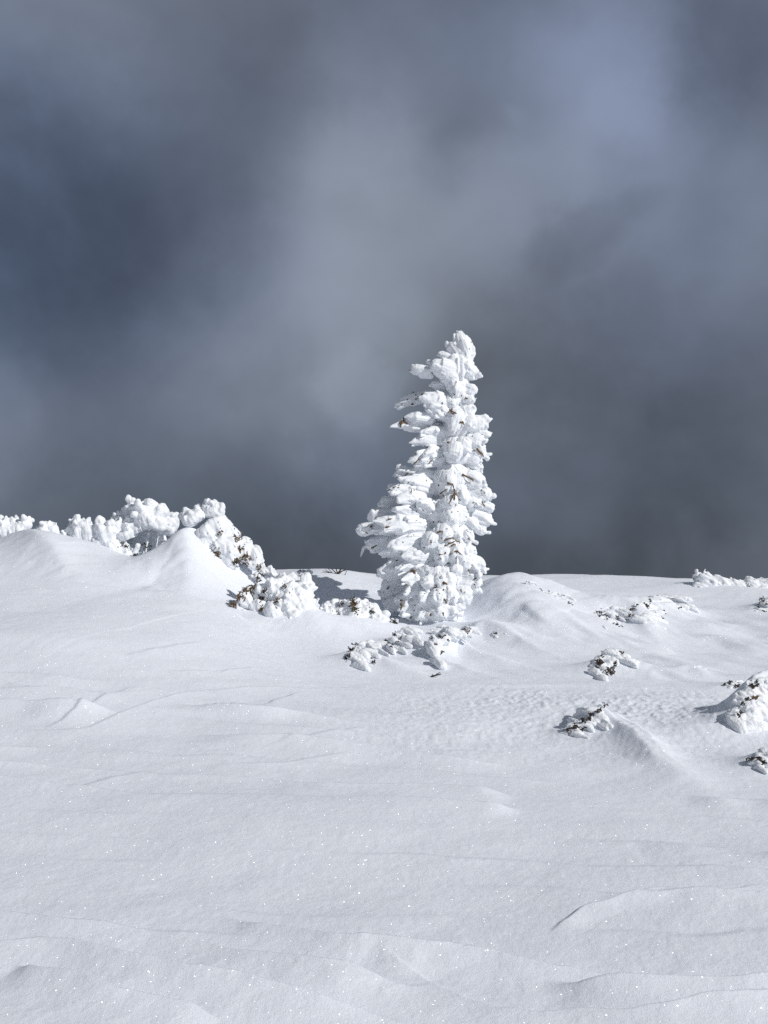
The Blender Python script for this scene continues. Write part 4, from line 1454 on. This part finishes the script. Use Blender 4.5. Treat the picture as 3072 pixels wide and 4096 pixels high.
clump('small tuft with grey tips just above the overhanging mound at the right', 2935, 2735, 90, 32, 51, [(2920, 2728, 12, 12), (2950, 2745, 14, 12), (2900, 2740, 10, 6)])
clump('dark streaked frosted clump cut by the right edge of the picture, lowest', 3050, 3030, 110, 70, 52, [(3010, 3040, 12, 12), (3040, 3035, 14, 20), (3060, 3050, 12, 14), (2995, 3050, 10, 8)])
clump('grey frosted tuft cut by the right edge beside its own blue shadow', 3060, 2425, 90, 60, 53, [(3050, 2400, 14, 14), (3035, 2430, 12, 10), (3060, 2450, 14, 8), (3065, 2415, 12, 8)])

clump('tiny white rime tuft on the far flank of the big drift, nearest the spruce', 2110, 2338, 60, 24, 54, [(2095, 2335, 10, 8)])
clump('small white rime tuft on the far flank of the big drift, farther from the spruce', 2215, 2392, 90, 34, 55, [(2165, 2365, 10, 6), (2190, 2375, 10, 6), (2280, 2420, 12, 8)])

clump('overhanging snow mound with frosted twigs on its crest and blue shadow on its left', 3030, 2800, 230, 170, 60, [(2990, 2795, 14, 16), (3010, 2745, 14, 20), (3030, 2738, 12, 10), (2955, 2860, 12, 14), (2965, 2850, 10, 8), (2975, 2815, 10, 8), (3020, 2790, 14, 10, M_TWIG)])
bush('rimed_bush', 'long rough ridge of rime on the skyline at the right edge', 'bush', [
    (2890, 2390, 2775, 2312, 100, .05, .1, 'l'), (2840, 2390, 2755, 2345, 80, .1, .14, 'l'), (2930, 2390, 2830, 2305, 100, .03, .08, 'l'), (2990, 2395, 2880, 2330, 110, .04, .1, 'l'), (3050, 2400, 2940, 2332, 110, .02, .08, 'l'), (3110, 2400, 3000, 2325, 110, .0, .05, 'l'), (3170, 2400, 3070, 2335, 110, .0, .05, 'l'),
    (2800, 2330, 2785, 2296, 44, .0, .02, 'k'), (2840, 2320, 2818, 2292, 40, .0, .02, 'k'), (2860, 2325, 2842, 2304, 36, .0, .02, 'l'), (2925, 2335, 2905, 2312, 36, .0, .02, 'l'), (3005, 2330, 2985, 2304, 40, .0, .0, 'l'), (3050, 2335, 3035, 2314, 36, .0, .0, 'l'),
    (2790, 2400, 2750, 2375, 50, .12, .14, 'k'), (2980, 2400, 2850, 2365, 90, .16, .2, 's'), (3090, 2405, 2960, 2375, 90, .14, .18, 's')],
    13.9, 61, None, twigs=[(2757, 2320, 14, 12, M_DARK), (2748, 2350, 14, 14, M_DARK), (2760, 2365, 14, 14, M_DARK), (2748, 2375, 12, 8, M_DARK), (2990, 2350, 12, 8, M_DARK), (3060, 2375, 14, 12, M_DARK)])
bush('rimed_bush', 'little white cap of rime on the ridge left of the lone spruce', 'bush', [
    (1215, 2295, 1210, 2275, 40, 0, .02, 's'), (1235, 2295, 1240, 2282, 30, 0, .02, 'k'), (1195, 2295, 1200, 2285, 26, 0, .02, 'k')], 13.5, 62, None, twigs=[(1200, 2285, 10, 6, M_DARK)])

# ------------------------------------------------------------------ grasses and loose twigs


def tuft(label, name, spots, Y, mat, seed, group=None, cat='grass tuft'):
    rng = np.random.default_rng(seed)
    cx = xz(spots[0][0], Y)
    t = thing(name, label, cat, (cx, Y, gz(cx, Y)), group)
    for x, y, x2, y2, r in spots:
        a, b = at(x, y, Y), at(x2, y2, Y)
        V, Q = finger(a, b, r, r * 0.6, rng.normal(size=3) * 0.015, 8, 6)
        mesh_obj('stalk', np_mesh('stalk', V, Q), mat, t)
    return t


tuft('dark bent grass stalks on the ridge left of the spruce', 'grass_tuft', [
    (1350, 2300, 1325, 2275, .008), (1350, 2298, 1300, 2278, .006), (1350, 2298, 1365, 2274, .012), (1352, 2298, 1385, 2280, .010), (1352, 2296, 1345, 2270, .008), (1380, 2300, 1388, 2282, .005), (1330, 2292, 1310, 2272, .005), (1320, 2290, 1290, 2282, .005)], 13.6, M_DARK, 70)
tuft('thin rimed grass stalks standing in the hollow behind the big drift', 'grass_tuft', [
    (2300, 2428, 2296, 2408, .004), (2350, 2425, 2352, 2405, .004), (2345, 2425, 2340, 2410, .003), (2385, 2425, 2382, 2402, .003), (2425, 2415, 2424, 2390, .004), (2436, 2418, 2438, 2392, .004), (2440, 2418, 2446, 2398, .003), (2378, 2424, 2372, 2408, .003), (2290, 2428, 2284, 2412, .003)], 13.0, M_TWIG, 72, None)
p = hit_ground(1740, 2700)
tuft('loose dark forked twig lying on the open snow below the stump', 'fallen_twig', [(1722, 2706, 1765, 2696, .008), (1740, 2702, 1762, 2690, .005), (1735, 2703, 1728, 2696, .004)], float(p[1]), M_DARK, 71, cat='twig')
